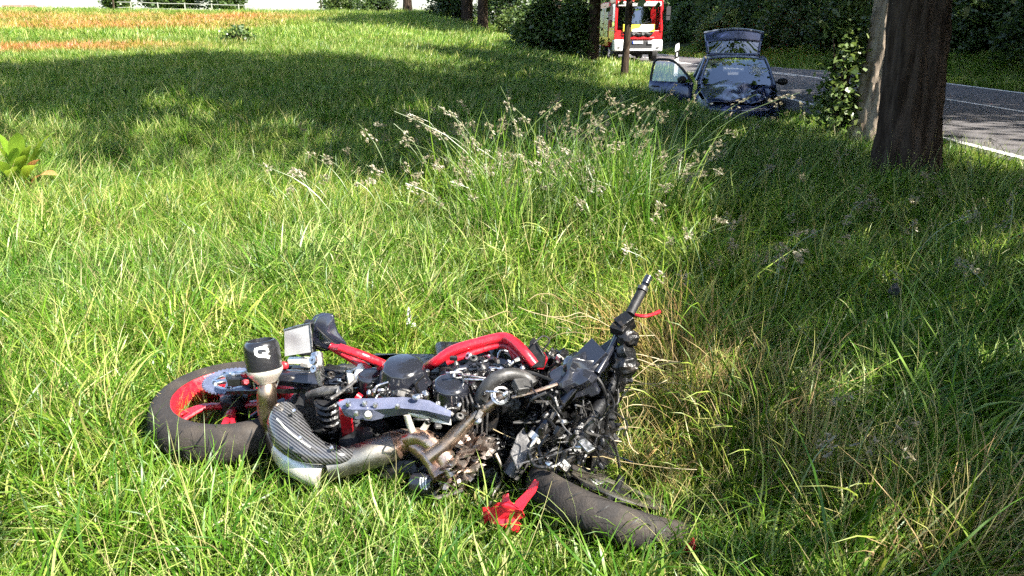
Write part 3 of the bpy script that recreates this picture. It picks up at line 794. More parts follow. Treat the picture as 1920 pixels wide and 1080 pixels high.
SWP = [(0, 860), (300, 850), (520, 900), (480, 1100), (-60, 1100)]
scl = scl*(1-0.12*smooth(860, 960, py)*(px < 1400)); fz = inpoly(px, py, [(430, 850), (1340, 900), (1360, 1100), (430, 1100)]); scl = np.where(fz, scl*0.85, scl); scl = np.where((px > 1450) & (py < 460) & (x < 4.8), scl*1.15, scl); scl = np.where((x > 4.9), scl*0.55, scl)
lush = inpoly(px, py, [(800, 340), (1230, 330), (1260, 520), (1100, 560), (850, 500)]) & (rr.rand(n) < 0.6); pick = np.where(lush, rr.randint(18, 23, n), pick); scl = np.where(lush, scl*1.3, scl)
tl_ = inpoly(px, py, TALL) & (rr.rand(n) < 0.32); pick = np.where(tl_, rr.randint(40, 43, n), pick); scl = np.where(tl_, 0.8+0.4*rr.rand(n), scl)
dry = inpoly(px, py, DRY) & (px > 1300); flat_ = inpoly(px, py, FLT) & ~dry; comb = inpoly(px, py, SWP) & (rr.rand(n) < 0.7)
for (kk, lo, hi) in ((dry, 23, 27), (comb, 27, 31)):
    rot[kk, :2] = 0.1*rr.randn(kk.sum(), 2); rot[kk, 2] = 0.35*rr.randn(kk.sum()); pick = np.where(kk, rr.randint(lo, hi, n), pick)
pick = np.where(flat_, rr.randint(31, 33, n), pick)
tint[dry] *= np.array([1.2, 1.0, 1.1]); tint[flat_] *= np.array([1.18, 0.93, 1.0])
uy = 1.2+4.8*rr.rand(1500)**1.1; ux = rr.uniform(-1, 1, 1500)*(uy*0.68+0.6); uz = hgt(ux, uy); k = ~near_wreck(ux, uy, uz, 0.2); ux, uy, uz = ux[k], uy[k], uz[k]; n = len(ux)
put('short_grass', 'low undergrowth of short blades between the taller grass', 'grass', ux, uy, uz, np.stack([0.1*rr.randn(n), 0.1*rr.randn(n), rr.rand(n)*6.28], -1), rr.uniform(0.8, 1.1, n), rr.randint(43, 45, n), np.ones(3)*(0.75+0.4*rr.rand(n))[:, None])
put('meadow_grass', NEARL, 'grass', x, y, z, rot, scl, pick, tint)
rr, x, y, z, rot, scl, pick, tint = field('grass', '', 1.2, 11.5, 240, [0, 1, 2, 3, 0, 1, 2, 3, 4, 6], 34)
k = near_wreck(x, y, z, 0.31); x, y, z, rot, scl, pick, tint = [a[k] for a in (x, y, z, rot, scl, pick, tint)]
px, py = pix(x, y, z); n = len(x)
front = (y < 3.6) & (px < 1400); scl = np.where(front, scl*np.where(px < 480, 0.95, 0.7), scl); low = inpoly(px, py, [(470, 840), (1010, 840), (1010, 935), (900, 950), (700, 925), (620, 945), (470, 930)]); scl = np.where(low, scl*0.78, scl); low = inpoly(px, py, [(980, 940), (1180, 960), (1330, 990), (1340, 1080), (1000, 1040)]); scl = np.where(low, scl*1.15, scl)
flat_ = inpoly(px, py, FLT); pick = np.where(flat_, rr.choice([8, 9, 6], n), pick); tint[flat_] *= np.array([1.18, 0.93, 1.0])
dry = inpoly(px, py, DRY); pick = np.where(dry, rr.choice([6, 7, 5], n), pick); tint[dry] *= np.array([1.2, 1.0, 1.1])
put('meadow_grass', 'grass blades standing close against the motorcycle and the near trunks', 'grass', x, y, z, rot, scl, pick, tint)
# pressed grass under the wreck
ub = np.random.RandomState(77)
ux = ub.uniform(-1.6, 1.2, 1900); uy = ub.uniform(1.9, 3.9, 1900); uz = hgt(ux, uy); upx, upy = pix(ux, uy, uz)
kk = inpoly(upx, upy, FOOT[0]) | inpoly(upx, upy, FOOT[1]); ux, uy, uz = ux[kk], uy[kk], uz[kk]; n = len(ux)
put('pressed_grass', 'flattened grass pressed under the motorcycle', 'grass', ux, uy, uz, np.stack([0.3*ub.randn(n), 0.3*ub.randn(n), ub.rand(n)*6.28], -1), np.full(n, 0.4), ub.choice([8, 9], n), np.ones((n, 3)))
# tufts that lean over the near side of the front wheel
ub = np.random.RandomState(15); q_ = []
for k in range(70):
    t_ = ub.rand(); q_.append(P(985+310*t_+6*ub.randn(), 975+75*t_+16*ub.rand(), 0.0))
put('meadow_grass', 'grass blades growing over the near side of the front wheel', 'grass', [a.x for a in q_], [a.y for a in q_], [a.z for a in q_], np.stack([-0.15+0.25*ub.randn(70), 0.25*ub.randn(70), ub.rand(70)*6.28], -1), ub.uniform(0.55, 0.9, 70), ub.choice([0, 1, 2, 3, 4, 5], 70), np.ones((70, 3)))
# straw caught in the rear wheel
ub = np.random.RandomState(5); q_ = [P(ub.uniform(325, 405), ub.uniform(712, 782), 0.13) for k in range(22)]
put('caught_straw', 'dry straw caught inside the red rear wheel', 'grass', [a.x for a in q_], [a.y for a in q_], [a.z for a in q_], np.stack([0.7*ub.randn(22), 0.7*ub.randn(22), ub.rand(22)*6.28], -1), np.full(22, 0.38), ub.choice([6, 7, 8], 22), np.ones((22, 3))*np.array([1.5, 1.1, 1.2]))
# middle distance
rr, x, y, z, rot, scl, pick, tint = field('grass', '', 10.3, 30, 11, [33, 34, 35, 36], 32, 0.8, 1.3)
rot[:, :2] *= 0.5
sr = sorrel(x, y)[:, None]; tint = tint*(1-sr)+sr*np.array([2.5, 0.82, 1.5])*tint
verge = (x > 2.6) & (x < 5.7); scl = np.where(verge, scl*0.95, scl); scl = np.where((x > 5.1) & (x < 5.8) & (y < 16), scl*0.6, scl)
put('meadow_grass', 'rough meadow grass in the middle distance before the crashed car', 'grass', x, y, z, rot, scl, pick, tint)
# far
rr, x, y, z, rot, scl, pick, tint = field('grass', '', 29.5, 66, 2.6, [37, 38, 39], 33, 0.8, 1.3)
rot[:, :2] *= 0.25
sr = sorrel(x, y)[:, None]; tint = tint*(1-sr)+sr*np.array([2.5, 0.82, 1.5])*tint
tint *= 1.1
put('meadow_grass', 'far meadow grass with reddish patches up to the skyline', 'grass', x, y, z, rot, scl, pick, tint)

# ------------------------------------------------------------------ tall stalks with seed heads
M['seed'] = foliage('seed', [(0.0, (0.12, 0.106, 0.052)), (1.0, (0.23, 0.195, 0.115))], 0.3, 0.5, gloss=0.05)
M['stalk'] = foliage('stalk', [(0.0, (0.13, 0.19, 0.05)), (1.0, (0.27, 0.27, 0.11))], 0.25, 0.4, gloss=0.08)
def stalks(name, label, items, seed):
    """items: (base point, lean vector, height)"""
    rr = np.random.RandomState(seed); st = MB(); V, Fq, R = [], [], []; o = 0
    for (b, ln, h) in items:
        b = Vector(b); path = [b+Vector((ln[0]*t*t, ln[1]*t*t, h*(t-0.22*t*t*t))) for t in (0, .25, .5, .75, 1)]
        st.tube(path, [0.0032, 0.003, 0.0026, 0.002, 0.0014], 4, 2, False)
        tip = path[-1]; d = (path[-1]-path[-2]).normalized()
        for s in range(rr.randint(6, 12)):         # clusters of spikelets standing off the stem
            t = s/14; c = tip-d*(0.17*h*(1-t)); side = Vector(rr.randn(3)); side = (side-d*side.dot(d)).normalized()
            e = c+side*(0.028*(1-t)+0.004)+d*0.02
            for q in range(5):
                p = e+Vector(rr.randn(3))*0.006; a = (d+Vector(rr.randn(3))*0.5).normalized(); w_ = a.orthogonal().normalized()
                L, ww = 0.011, 0.0035
                V += [p-a*L, p+w_*ww, p+a*L, p-w_*ww]; Fq.append((o, o+1, o+2, o+3)); o += 4; R += [rr.rand()]*4
    ob = st.build(name, M['stalk']); tag(ob, label, 'grass', kind='stuff')
    hd = raw_mesh('seed_head', [tuple(v) for v in V], Fq, M['seed'], ob, False, {'rnd': R}); hd['kind'] = 'stuff'
    return ob
sr_ = np.random.RandomState(3); it = []
for k in range(125):                                  # the tall clump in front of the car
    px = sr_.normal(1020, 120); py = sr_.uniform(360, 500); b = ong(px, py)
    it.append((b, (sr_.normal(-0.2 if px < 980 else 0.2, 0.3), sr_.normal(0, 0.15)), 0.55+0.85*sr_.rand()**1.1))
stalks('seed_head_grass', 'tall pale grass stalks with seed heads in the middle of the meadow', it, 4)
it = []
for k in range(75):
    px = sr_.uniform(540, 1300); py = sr_.uniform(320, 470); b = ong(px, py)
    it.append((b, (sr_.normal(0, 0.25), sr_.normal(0, 0.12)), sr_.uniform(0.45, 0.8)))
stalks('seed_head_grass', 'scattered shorter grass stalks with seed heads round the tall clump', it, 5)
it = []
for k in range(70):
    px = sr_.uniform(1180, 1900); py = sr_.uniform(330, 640); b = ong(px, py)
    it.append((b, (sr_.normal(0, 0.2), sr_.normal(0, 0.15)), sr_.uniform(0.35, 0.7)))
for (px, py, lx, h) in ((1560, 1075, 0.05, 0.62), (1650, 1060, 0.02, 0.55), (1470, 1040, 0.1, 0.5), (1720, 990, -0.12, 0.5), (1850, 960, 0.1, 0.6), (1590, 930, -0.1, 0.5)):
    it.append((ong(px, py), (lx, 0.0), h))
stalks('seed_head_grass', 'thin seed stalks in the shaded grass at right', it, 6)
it = []
for k in range(40):
    y_ = sr_.uniform(9.0, 15.0); x_ = sr_.uniform(4.5, 5.55)
    it.append(((x_, y_, G(x_, y_)), (sr_.normal(0, 0.12), sr_.normal(0, 0.1)), sr_.uniform(0.35, 0.7)))
stalks('seed_head_grass', 'seed stalks along the edge of the road', it, 7)
# ------------------------------------------------------------------ the wrecked motorcycle, lying on its right side
bike = thing('motorcycle', 'wrecked red and black motorcycle lying on its side in the grass', 'motorcycle', P(760, 800, 0.0))
def part(m, name, mt, parent=None, **k): return m.build(name, M[mt], parent or bike, **k)
UP = Vector((0, 0, 1))
def Rz(a): return Matrix.Rotation(a, 3, 'Z')
def rot3(x, y, z): return Matrix.Rotation(z, 3, 'Z') @ Matrix.Rotation(y, 3, 'Y') @ Matrix.Rotation(x, 3, 'X')

# --- wheels
def wheel(name, c, ax, R=0.312, wd=0.175, rimr=0.222, spokes=5, a0=0.0, rimmat='red', lab=None):
    ax = Vector(ax).normalized(); c = Vector(c)
    w = bpy.data.objects.new(name, None); COL.objects.link(w); w.parent = bike; w.location = c-bike.location
    if lab: w['label'] = lab
    h = wd/2
    t = MB(); prof = []
    for k in range(17):                                   # rounded tread from bead to bead
        a = math.pi*(k/16); prof.append((rimr+(R-rimr)*math.sin(a)**0.62, -h*math.cos(a)*(1.0 if 0 < k < 16 else 0.86)))
    prof = [(rimr-0.004, -h*0.66)]+prof+[(rimr-0.004, h*0.66)]
    t.lathe(prof, c, ax, 64, cap=False); t.build('tyre', M['tread'], w)
    r = MB()
    r.lathe([(rimr+0.002, -h*0.74), (rimr+0.006, -h*0.80), (rimr-0.004, -h*0.80), (rimr-0.016, -h*0.62), (rimr-0.035, -h*0.15), (rimr-0.035, h*0.15), (rimr-0.016, h*0.62), (rimr-0.004, h*0.80), (rimr+0.006, h*0.80), (rimr+0.002, h*0.74)], c, ax, 64, cap=False)
    r.build('rim', M[rimmat], w)
    a = ax.orthogonal().normalized(); b = ax.cross(a)
    for k in range(spokes):
        th = a0+2*math.pi*k/spokes; s = MB()
        for dth in (-0.13, 0.13):
            d0 = a*math.cos(th+dth*0.4)+b*math.sin(th+dth*0.4); d1 = a*math.cos(th+dth)+b*math.sin(th+dth)
            s.tube([c+d0*0.04+ax*0.02, c+d0*0.11+ax*0.035, c+d1*(rimr-0.03)+ax*0.012], [0.017, 0.013, 0.012], 8, 3, flat=0.8)
        s.build('spoke', M[rimmat], w)
    hb = MB(); hb.lathe([(0.03, -0.09), (0.045, -0.09), (0.045, -0.03), (0.055, 0.0), (0.05, 0.05), (0.03, 0.06), (0.012, 0.06), (0.012, 0.10)], c, ax, 24); hb.build('hub', M['black_satin'], w)
    return w, a, b
def tread_mat():
    m = mat('tread', (0.019, 0.0165, 0.0155), 0.78, col2=(0.046, 0.037, 0.029), vscale=13, bump=0.3, bscale=120, rvar=0.15, detail=9, spec=0.3, mask=(0.45, 0.75))
    return m
M['tread'] = tread_mat()
WAX = Vector((0.03, -0.05, 1)).normalized()
WC = P(437, 735, 0.20)-UP*0.07
rw, wa, wb = wheel('rear_wheel', WC, WAX, wd=0.15, R=0.305, a0=0.35)
# grooves cut in the tread: thin dark slots
def grooves(w, c, ax, a, b, R, wd, rimr, n):
    gm = MB(); h = wd/2
    for k in range(n):
        th = 2*math.pi*k/n
        for sgn in (-1, 1):
            pts = []
            for q in range(5):
                hh = sgn*h*(0.18+0.66*q/4); tt = th+sgn*0.07+0.11*(q/4)
                rad = rimr+(R-rimr)*math.sqrt(max(0, 1-(hh/h)**2))**0.62+0.0004
                pts.append(c+(a*math.cos(tt)+b*math.sin(tt))*rad+ax*hh)
            gm.tube(pts, [0.0008, 0.0026, 0.003, 0.0026, 0.0008], 4, 2, False)
    gm.build('tread_groove', M['black_plastic'], w)['kind'] = 'stuff'
grooves(rw, WC, WAX, wa, wb, 0.305, 0.15, 0.222, 22)
# sprocket with teeth, open carrier
SPC = WC+WAX*0.118
s = MB(); n = 42; V = []; Fc = []
for h in (-0.0035, 0.0035):
    for k in range(n*2):
        r_ = 0.108 if k % 2 else 0.099; th = math.pi*k/n
        V.append(SPC+(wa*math.cos(th)+wb*math.sin(th))*r_+WAX*h)
    for k in range(n*2):
        th = math.pi*k/n; V.append(SPC+(wa*math.cos(th)+wb*math.sin(th))*0.068+WAX*h)
m2 = n*2
for k in range(m2):
    k2 = (k+1) % m2
    Fc += [(k, m2+k, m2+k2, k2), (2*m2+k, 2*m2+k2, 3*m2+k2, 3*m2+k), (k, k2, 2*m2+k2, 2*m2+k), (m2+k, 3*m2+k, 3*m2+k2, m2+k2)]
s.add(V, Fc); spo = s.build('sprocket', M['alloy_blue'], rw, False)
s = MB()
s.lathe([(0.058, 0), (0.058, 0.01), (0.072, 0.01), (0.072, 0)], SPC-WAX*0.006, WAX, 40, cap=False)
for k in range(5):
    th = 1.25*k+0.3; d = wa*math.cos(th)+wb*math.sin(th)
    s.bar(SPC+d*0.02+WAX*0.004, SPC+d*0.066+WAX*0.004, 0.026, 0.012, WAX)
s.lathe([(0.0, 0.014), (0.02, 0.014), (0.028, 0.008), (0.028, -0.01)], SPC, WAX, 24)
s.build('sprocket_carrier', M['alloy'], rw, bevel=0.0015)
for k in range(5):
    th = 1.25*k+0.3; d = wa*math.cos(th)+wb*math.sin(th); s = MB()
    s.lathe([(0.0, 0.010), (0.007, 0.010), (0.008, 0.004), (0.008, -0.004)], SPC+d*0.062, WAX, 6); s.build('bolt', M['black_satin'], rw, False)

# --- swingarm, chain, axle block
m = MB()
m.tube([WC+WAX*0.09+Vector((0.01, 0.03, 0)), P(520, 708, 0.31), P(590, 712, 0.31), P(675, 712, 0.30)], [0.03, 0.037, 0.045, 0.05], 12, 4, flat=0.75)
m.tube([WC-WAX*0.10, P(540, 760, 0.09), P(650, 765, 0.10)], [0.03, 0.04, 0.05], 10, 4)
m.tube([P(600, 712, 0.3), P(610, 760, 0.12)], [0.04, 0.04], 10, 1)
part(m, 'swingarm', 'black_gloss')
m = MB(); m.box(P(452, 712, 0.335), (0.085, 0.045, 0.03), Rz(0.12)); m.box(P(438, 706, 0.345), (0.05, 0.03, 0.012), Rz(0.3)); part(m, 'axle_block', 'black_satin', bevel=0.004)
m = MB(); m.box(P(447, 702, 0.35), (0.05, 0.022, 0.02), Rz(0.25)); part(m, 'chain_adjuster', 'alloy', bevel=0.004)
for (a_, b_) in (((452, 703, 0.34), (462, 704, 0.36)), ((458, 717, 0.345), (462, 716, 0.365))):
    m = MB(); m.tube([P(*a_), P(*b_)], [0.011, 0.009], 6, 1); part(m, 'axle_nut', 'red')
m = MB()
for sgn, y1 in ((1, 695), (-1, 730)):
    p0 = SPC+Vector((0.02, sgn*0.1, 0)); p1 = P(690, y1, 0.33); nn = 46
    for k in range(nn):
        q = p0.lerp(p1, k/nn); m.box(q, (0.013, 0.008, 0.014), Rz(math.atan2((p1-p0).y, (p1-p0).x)+0.2*(k % 2)))
part(m, 'chain', 'oily_black', smooth_=False)

# --- silencer, pipes
SA = Vector((-0.10, 0.16, 0.98)).normalized(); S0 = P(497, 698, 0.37)
m = MB(); m.lathe([(0.050, 0.0), (0.059, 0.006), (0.0605, 0.02), (0.0605, 0.083), (0.059, 0.098), (0.053, 0.109), (0.045, 0.114), (0.042, 0.114), (0.040, 0.10), (0.0, 0.098)], S0, SA, 40)
sil = part(m, 'silencer', 'carbon_black') if 'carbon_black' in M else part(m, 'silencer', 'black_gloss')
# white mark on the can: strokes laid on the cylinder (angle, height)
aa = SA.orthogonal().normalized(); bb = SA.cross(aa)
tc_ = ((Vector((0, 0, EYE))-S0)-SA*((Vector((0, 0, EYE))-S0).dot(SA))).normalized()
th0 = math.atan2(tc_.dot(bb), tc_.dot(aa))
def on_can(u, v, r=0.0612):       # u across (m), v up (m), towards the viewer
    th = th0+u/0.06; return S0+SA*v+(aa*math.cos(th)+bb*math.sin(th))*r
m = MB()
def stroke(pts, w):
    V = []; n = len(pts)
    for i, (u, v) in enumerate(pts):
        u0, v0 = pts[max(i-1, 0)]; u1, v1 = pts[min(i+1, n-1)]; d = math.hypot(u1-u0, v1-v0) or 1
        nx_, ny_ = -(v1-v0)/d, (u1-u0)/d
        V += [on_can(u+nx_*w/2, v+ny_*w/2), on_can(u-nx_*w/2, v-ny_*w/2)]
    m.add(V, [(2*i, 2*i+1, 2*i+3, 2*i+2) for i in range(n-1)])
stroke([(-0.016, 0.098), (-0.020, 0.090), (-0.020, 0.079), (-0.012, 0.072), (0.0, 0.070), (0.012, 0.067), (0.022, 0.061)], 0.011)
stroke([(-0.016, 0.096), (-0.004, 0.098), (0.010, 0.096), (0.018, 0.089), (0.019, 0.081), (0.012, 0.076), (0.0, 0.077)], 0.009)
m.build('silencer_mark', M['white'], sil, False)
m = MB(); m.lathe([(0.034, -0.035), (0.040, -0.026), (0.056, -0.006), (0.061, 0.004), (0.0615, 0.014), (0.059, 0.014)], S0, SA, 36, cap=False); part(m, 'silencer_cone', 'steel_pale')
m = MB(); m.tube([S0-SA*0.002, S0-SA*0.04, P(500, 738, 0.30), P(502, 768, 0.235), P(512, 808, 0.15), P(530, 846, 0.11), P(568, 872, 0.10), P(600, 884, 0.09)], [0.028, 0.030, 0.033, 0.035, 0.036, 0.036, 0.036, 0.034], 18, 5)
part(m, 'mid_pipe', 'steel')
m = MB()
for q in ((480, 715, 0.34), (516, 713, 0.34)):
    m.tube([P(q[0], q[1]-14, q[2]+0.03), P(q[0]-5 if q[0] < 500 else q[0]+6, q[1], q[2]), P(q[0], q[1]+16, q[2]-0.03)], 0.003, 6, 3)
part(m, 'spring_clip', 'alloy')
m = MB(); m.tube([P(524, 838, 0.145), P(545, 858, 0.125), P(578, 878, 0.105), P(606, 892, 0.09)], [0.034, 0.050, 0.052, 0.044], 18, 4); part(m, 'catalyser_box', 'steel_pale')
m = MB(); m.tube([P(612, 878, 0.12), P(650, 866, 0.13), P(700, 850, 0.15), P(748, 832, 0.17)], [0.040, 0.048, 0.050, 0.050], 22, 4); part(m, 'collector_pipe', 'steel_grey')
m = MB(); m.tube([P(742, 834, 0.17), P(758, 828, 0.18), P(775, 826, 0.19)], [0.052, 0.045, 0.03], 18, 3)
m.tube([P(760, 826, 0.19), P(785, 818, 0.215), P(812, 832, 0.20), P(838, 862, 0.16), P(856, 892, 0.12)], [0.027, 0.029, 0.031, 0.034, 0.036], 16, 4)
m.tube([P(766, 830, 0.18), P(790, 842, 0.17), P(815, 868, 0.14), P(830, 895, 0.11)], [0.026, 0.03, 0.034, 0.038], 14, 4)
part(m, 'exhaust_joint', 'heat_brown')
m = MB(); m.tube([P(803, 858, 0.17), P(838, 832, 0.21), P(868, 800, 0.26), P(893, 776, 0.30), P(922, 756, 0.335), P(945, 741, 0.36)], [0.028, 0.026, 0.024, 0.023, 0.022, 0.021], 16, 5); part(m, 'header_pipe', 'steel')
m = MB()
m.tube([P(762, 776, 0.30), P(768, 795, 0.26), P(776, 816, 0.22)], [0.011, 0.012, 0.012], 10, 3)
m.tube([P(808, 781, 0.29), P(797, 800, 0.25), P(785, 815, 0.22)], [0.010, 0.011, 0.012], 10, 3); part(m, 'pipe_bracket', 'steel_pale')
m = MB(); m.lathe([(0.022, 0), (0.030, 0.0), (0.033, 0.006), (0.033, 0.012), (0.026, 0.016), (0.022, 0.016)], P(936, 742, 0.36), Vector((0.3, -0.75, 0.6)), 24, cap=False)
m.lathe([(0.020, 0.012), (0.026, 0.012), (0.026, 0.022), (0.020, 0.022)], P(936, 742, 0.36), Vector((0.3, -0.75, 0.6)), 24, cap=False); part(m, 'pipe_flange', 'alloy')

# --- carbon heat shield over the pipe bend
def carbon():
    m = mat('carbon', (0.02, 0.02, 0.021), 0.2, coat=0.7)
    n = m.node_tree.nodes; l = m.node_tree.links; b = n['Principled BSDF']
    w = n.new('ShaderNodeTexWave'); w.inputs['Scale'].default_value = 42; w.inputs['Distortion'].default_value = 0.6; w.bands_direction = 'DIAGONAL'
    tc = n.new('ShaderNodeTexCoord'); l.new(tc.outputs['Object'], w.inputs['Vector'])
    r = n.new('ShaderNodeValToRGB'); r.color_ramp.elements[0].color = (0.012, 0.012, 0.013, 1); r.color_ramp.elements[1].color = (0.075, 0.075, 0.078, 1)
    r.color_ramp.elements[0].position = 0.35; r.color_ramp.elements[1].position = 0.65
    l.new(w.outputs['Fac'], r.inputs['Fac']); l.new(r.outputs['Color'], b.inputs['Base Color'])
    return m
M['carbon'] = carbon()
m = MB(); m.tube([P(532, 760, 0.275), P(534, 786, 0.245), P(546, 815, 0.215), P(572, 838, 0.19), P(604, 850, 0.175), P(640, 853, 0.17), P(674, 852, 0.16)], [0.030, 0.060, 0.066, 0.056, 0.040, 0.030, 0.006], 20, 4, flat=0.8)
hs = part(m, 'heat_shield', 'carbon')
m = MB(); m.tube([P(519, 785, 0.325), P(540, 808, 0.29), P(560, 824, 0.26), P(582, 839, 0.235)], [0.003, 0.004, 0.004, 0.003], 6, 3); m.build('shield_trim', M['alloy'], hs)
for q in ((563, 822, 0.262), (622, 841, 0.208), (552, 771, 0.30)):
    m = MB(); m.lathe([(0, 0.006), (0.006, 0.006), (0.008, 0.0)], P(*q), Vector((0, -0.5, 0.86)), 10); m.build('bolt', M['alloy'], hs)

# --- bright plate under the engine, with fold and bolts
def pl(name, top, bot, zt, zb, mt, th=0.004):
    m = MB(); m.plate([P(x, y, zt) for x, y in top]+[P(x, y, zb) for x, y in bot[::-1]], th); return part(m, name, mt, smooth_=False)
m = MB()
tops = [(632, 756), (650, 748), (700, 748), (755, 745), (805, 752), (846, 772)]
mids = [(640, 767), (660, 768), (700, 768), (750, 765), (800, 770), (845, 781)]
bots = [(648, 779), (668, 785), (697, 788), (735, 779), (775, 775), (843, 792)]
rowz = [(tops, [0.375, 0.38, 0.38, 0.385, 0.38, 0.36]), (mids, [0.362, 0.366, 0.372, 0.378, 0.372, 0.352]), (bots, [0.338, 0.333, 0.33, 0.338, 0.335, 0.325])]
V = [P(x, y, z) for rw_, zs in rowz for (x, y), z in zip(rw_, zs)]
m.add(V, [(j*6+i, j*6+i+1, (j+1)*6+i+1, (j+1)*6+i) for j in range(2) for i in range(5)])
bp_ = part(m, 'belly_plate', 'alloy_blue', smooth_=False, solid=0.005)
m = MB(); V = [P(760, 773, 0.345), P(845, 786, 0.335), P(846, 797, 0.318), P(812, 791, 0.322), P(775, 781, 0.332)]; m.plate(V, 0.003); m.build('plate_fold', M['steel_pale'], bp_, False)
for q in ((653, 757, 0.385), (684, 756, 0.386), (691, 777, 0.365), (704, 759, 0.386), (745, 762, 0.39), (668, 775, 0.362)):
    m = MB(); m.lathe([(0, 0.008), (0.005, 0.008), (0.008, 0.003), (0.009, -0.004)], P(*q), Vector((0.05, -0.45, 0.9)), 10); m.build('bolt', M['alloy'], bp_)
m = MB(); m.tube([P(690, 779, 0.36), P(690, 776, 0.378)], [0.013, 0.009], 12, 1); m.build('plug', M['steel_pale'], bp_)

# --- engine and gearbox
E = bpy.data.objects.new('engine', None); COL.objects.link(E); E.parent = bike
E.location = P(830, 760, 0.1)-bike.location
def epart(m, name, mt, **k): return m.build(name, M[mt], E, **k)
CA = Vector((0.03, -0.20, 0.98)).normalized(); C0 = P(757, 722, 0.36)
m = MB(); m.lathe([(0.098, -0.05), (0.098, -0.005), (0.094, 0.004), (0.086, 0.010), (0.072, 0.072), (0.066, 0.083), (0.054, 0.088), (0.0, 0.09)], C0, CA, 11); epart(m, 'clutch_cover', 'black_gloss', bevel=0.006, smooth_=True)
for k in range(9):
    th = k*0.7; a = CA.orthogonal().normalized(); b = CA.cross(a)
    m = MB(); m.lathe([(0, 0.012), (0.006, 0.012), (0.008, 0.008), (0.008, -0.01)], C0+(a*math.cos(th)+b*math.sin(th))*0.104, CA, 6); epart(m, 'cover_bolt', 'alloy', smooth_=False)
m = MB()
m.box(P(790, 745, 0.20), (0.40, 0.20, 0.28), Rz(-0.03)); m.box(P(720, 740, 0.22), (0.18, 0.22, 0.24), Rz(0.1))
m.box(P(870, 735, 0.24), (0.22, 0.24, 0.30), rot3(0.15, 0.1, 0.2)); epart(m, 'crankcase', 'oily_black', bevel=0.02)
m = MB(); m.lathe([(0.06, -0.06), (0.06, 0.02), (0.05, 0.03), (0.0, 0.034)], P(845, 730, 0.37), CA, 20); epart(m, 'side_cover', 'black_gloss', bevel=0.004)
m = MB(); m.lathe([(0.045, -0.05), (0.045, 0.02), (0.036, 0.028), (0.0, 0.03)], P(695, 712, 0.36), CA, 16)
epart(m, 'side_cover', 'black_gloss', bevel=0.004)
m = MB()
m.box(P(905, 690, 0.34), (0.26, 0.16, 0.16), rot3(0.25, -0.1, 0.28)); m.box(P(955, 685, 0.36), (0.17, 0.15, 0.13), rot3(0.3, 0.2, -0.35))
epart(m, 'cylinder_head', 'black_gloss', bevel=0.03)
for k in range(6):        # cooling ribs
    m = MB(); m.box(P(862+k*9, 762+k*1.5, 0.31-0.004*k), (0.006, 0.11, 0.12), rot3(0.2, 0, 0.25)); epart(m, 'rib', 'grey_metal', bevel=0.001)
m = MB(); m.box(P(880, 705, 0.40), (0.16, 0.008, 0.008), rot3(0, 0.1, -0.12)); m.box(P(905, 712, 0.415), (0.12, 0.010, 0.006), rot3(0, 0, -0.1)); epart(m, 'rail', 'alloy', bevel=0.002)
# clutter of fittings: bolts, clips, unions, small castings, in place on the engine's upper and near faces
er = np.random.RandomState(12)
REG = [((820, 700), (985, 740), 0.37), ((600, 695), (710, 740), 0.34), ((800, 740), (900, 800), 0.32), ((850, 665), (990, 700), 0.42), ((700, 735), (800, 748), 0.37)]
m1, m2_, m3 = MB(), MB(), MB()
for (a_, b_, z0) in REG:
    for k in range(26):
        q = P(er.uniform(a_[0], b_[0]), er.uniform(a_[1], b_[1]), z0+er.uniform(-0.02, 0.03)); t_ = er.randint(5); R_ = rot3(er.randn()*0.5, er.randn()*0.5, er.rand()*6)
        tgt = (m1, m2_, m3)[er.choice(3, p=(0.25, 0.55, 0.20))]
        if t_ < 2: tgt.lathe([(0, 0.009), (0.005, 0.009), (0.006, 0.003), (0.009, 0.003), (0.009, -0.01)], q, R_ @ UP, 6+2*er.randint(2))
        elif t_ == 2: tgt.box(q, (er.uniform(0.01, 0.04), er.uniform(0.01, 0.025), er.uniform(0.01, 0.025)), R_)
        elif t_ == 3: tgt.tube([q, q+R_ @ Vector((0.03, 0.01, 0.015)), q+R_ @ Vector((0.06, -0.01, 0.0))], er.uniform(0.003, 0.006), 6, 3)
        else: tgt.lathe([(0.006, 0), (0.013, 0), (0.015, 0.006), (0.013, 0.012), (0.006, 0.012)], q, R_ @ UP, 12, cap=False)
for mm, nm, mt in ((m1, 'bright_fitting', 'alloy'), (m2_, 'black_fitting', 'oily_black'), (m3, 'grey_fitting', 'grey_metal')): epart(mm, nm, mt, bevel=0.001)['kind'] = 'stuff'

# hoses and clutch cable
m = MB(); m.tube([P(897, 792, 0.25), P(900, 762, 0.32), P(908, 733, 0.38), P(928, 711, 0.42), P(955, 702, 0.43), P(985, 708, 0.41), P(1000, 722, 0.39)], [0.022, 0.024, 0.024, 0.023, 0.022, 0.02, 0.02], 14, 4); part(m, 'coolant_hose', 'hose')
m = MB(); m.box(P(978, 724, 0.41), (0.05, 0.045, 0.03), rot3(0.5, 0.1, 0.5)); part(m, 'relay_box', 'hose', bevel=0.003)
m = MB(); m.lathe([(0.0, 0.05), (0.008, 0.048), (0.022, 0.02), (0.026, 0.0), (0.024, -0.01)], P(677, 707, 0.36), UP, 16); part(m, 'tank_cap', 'white')

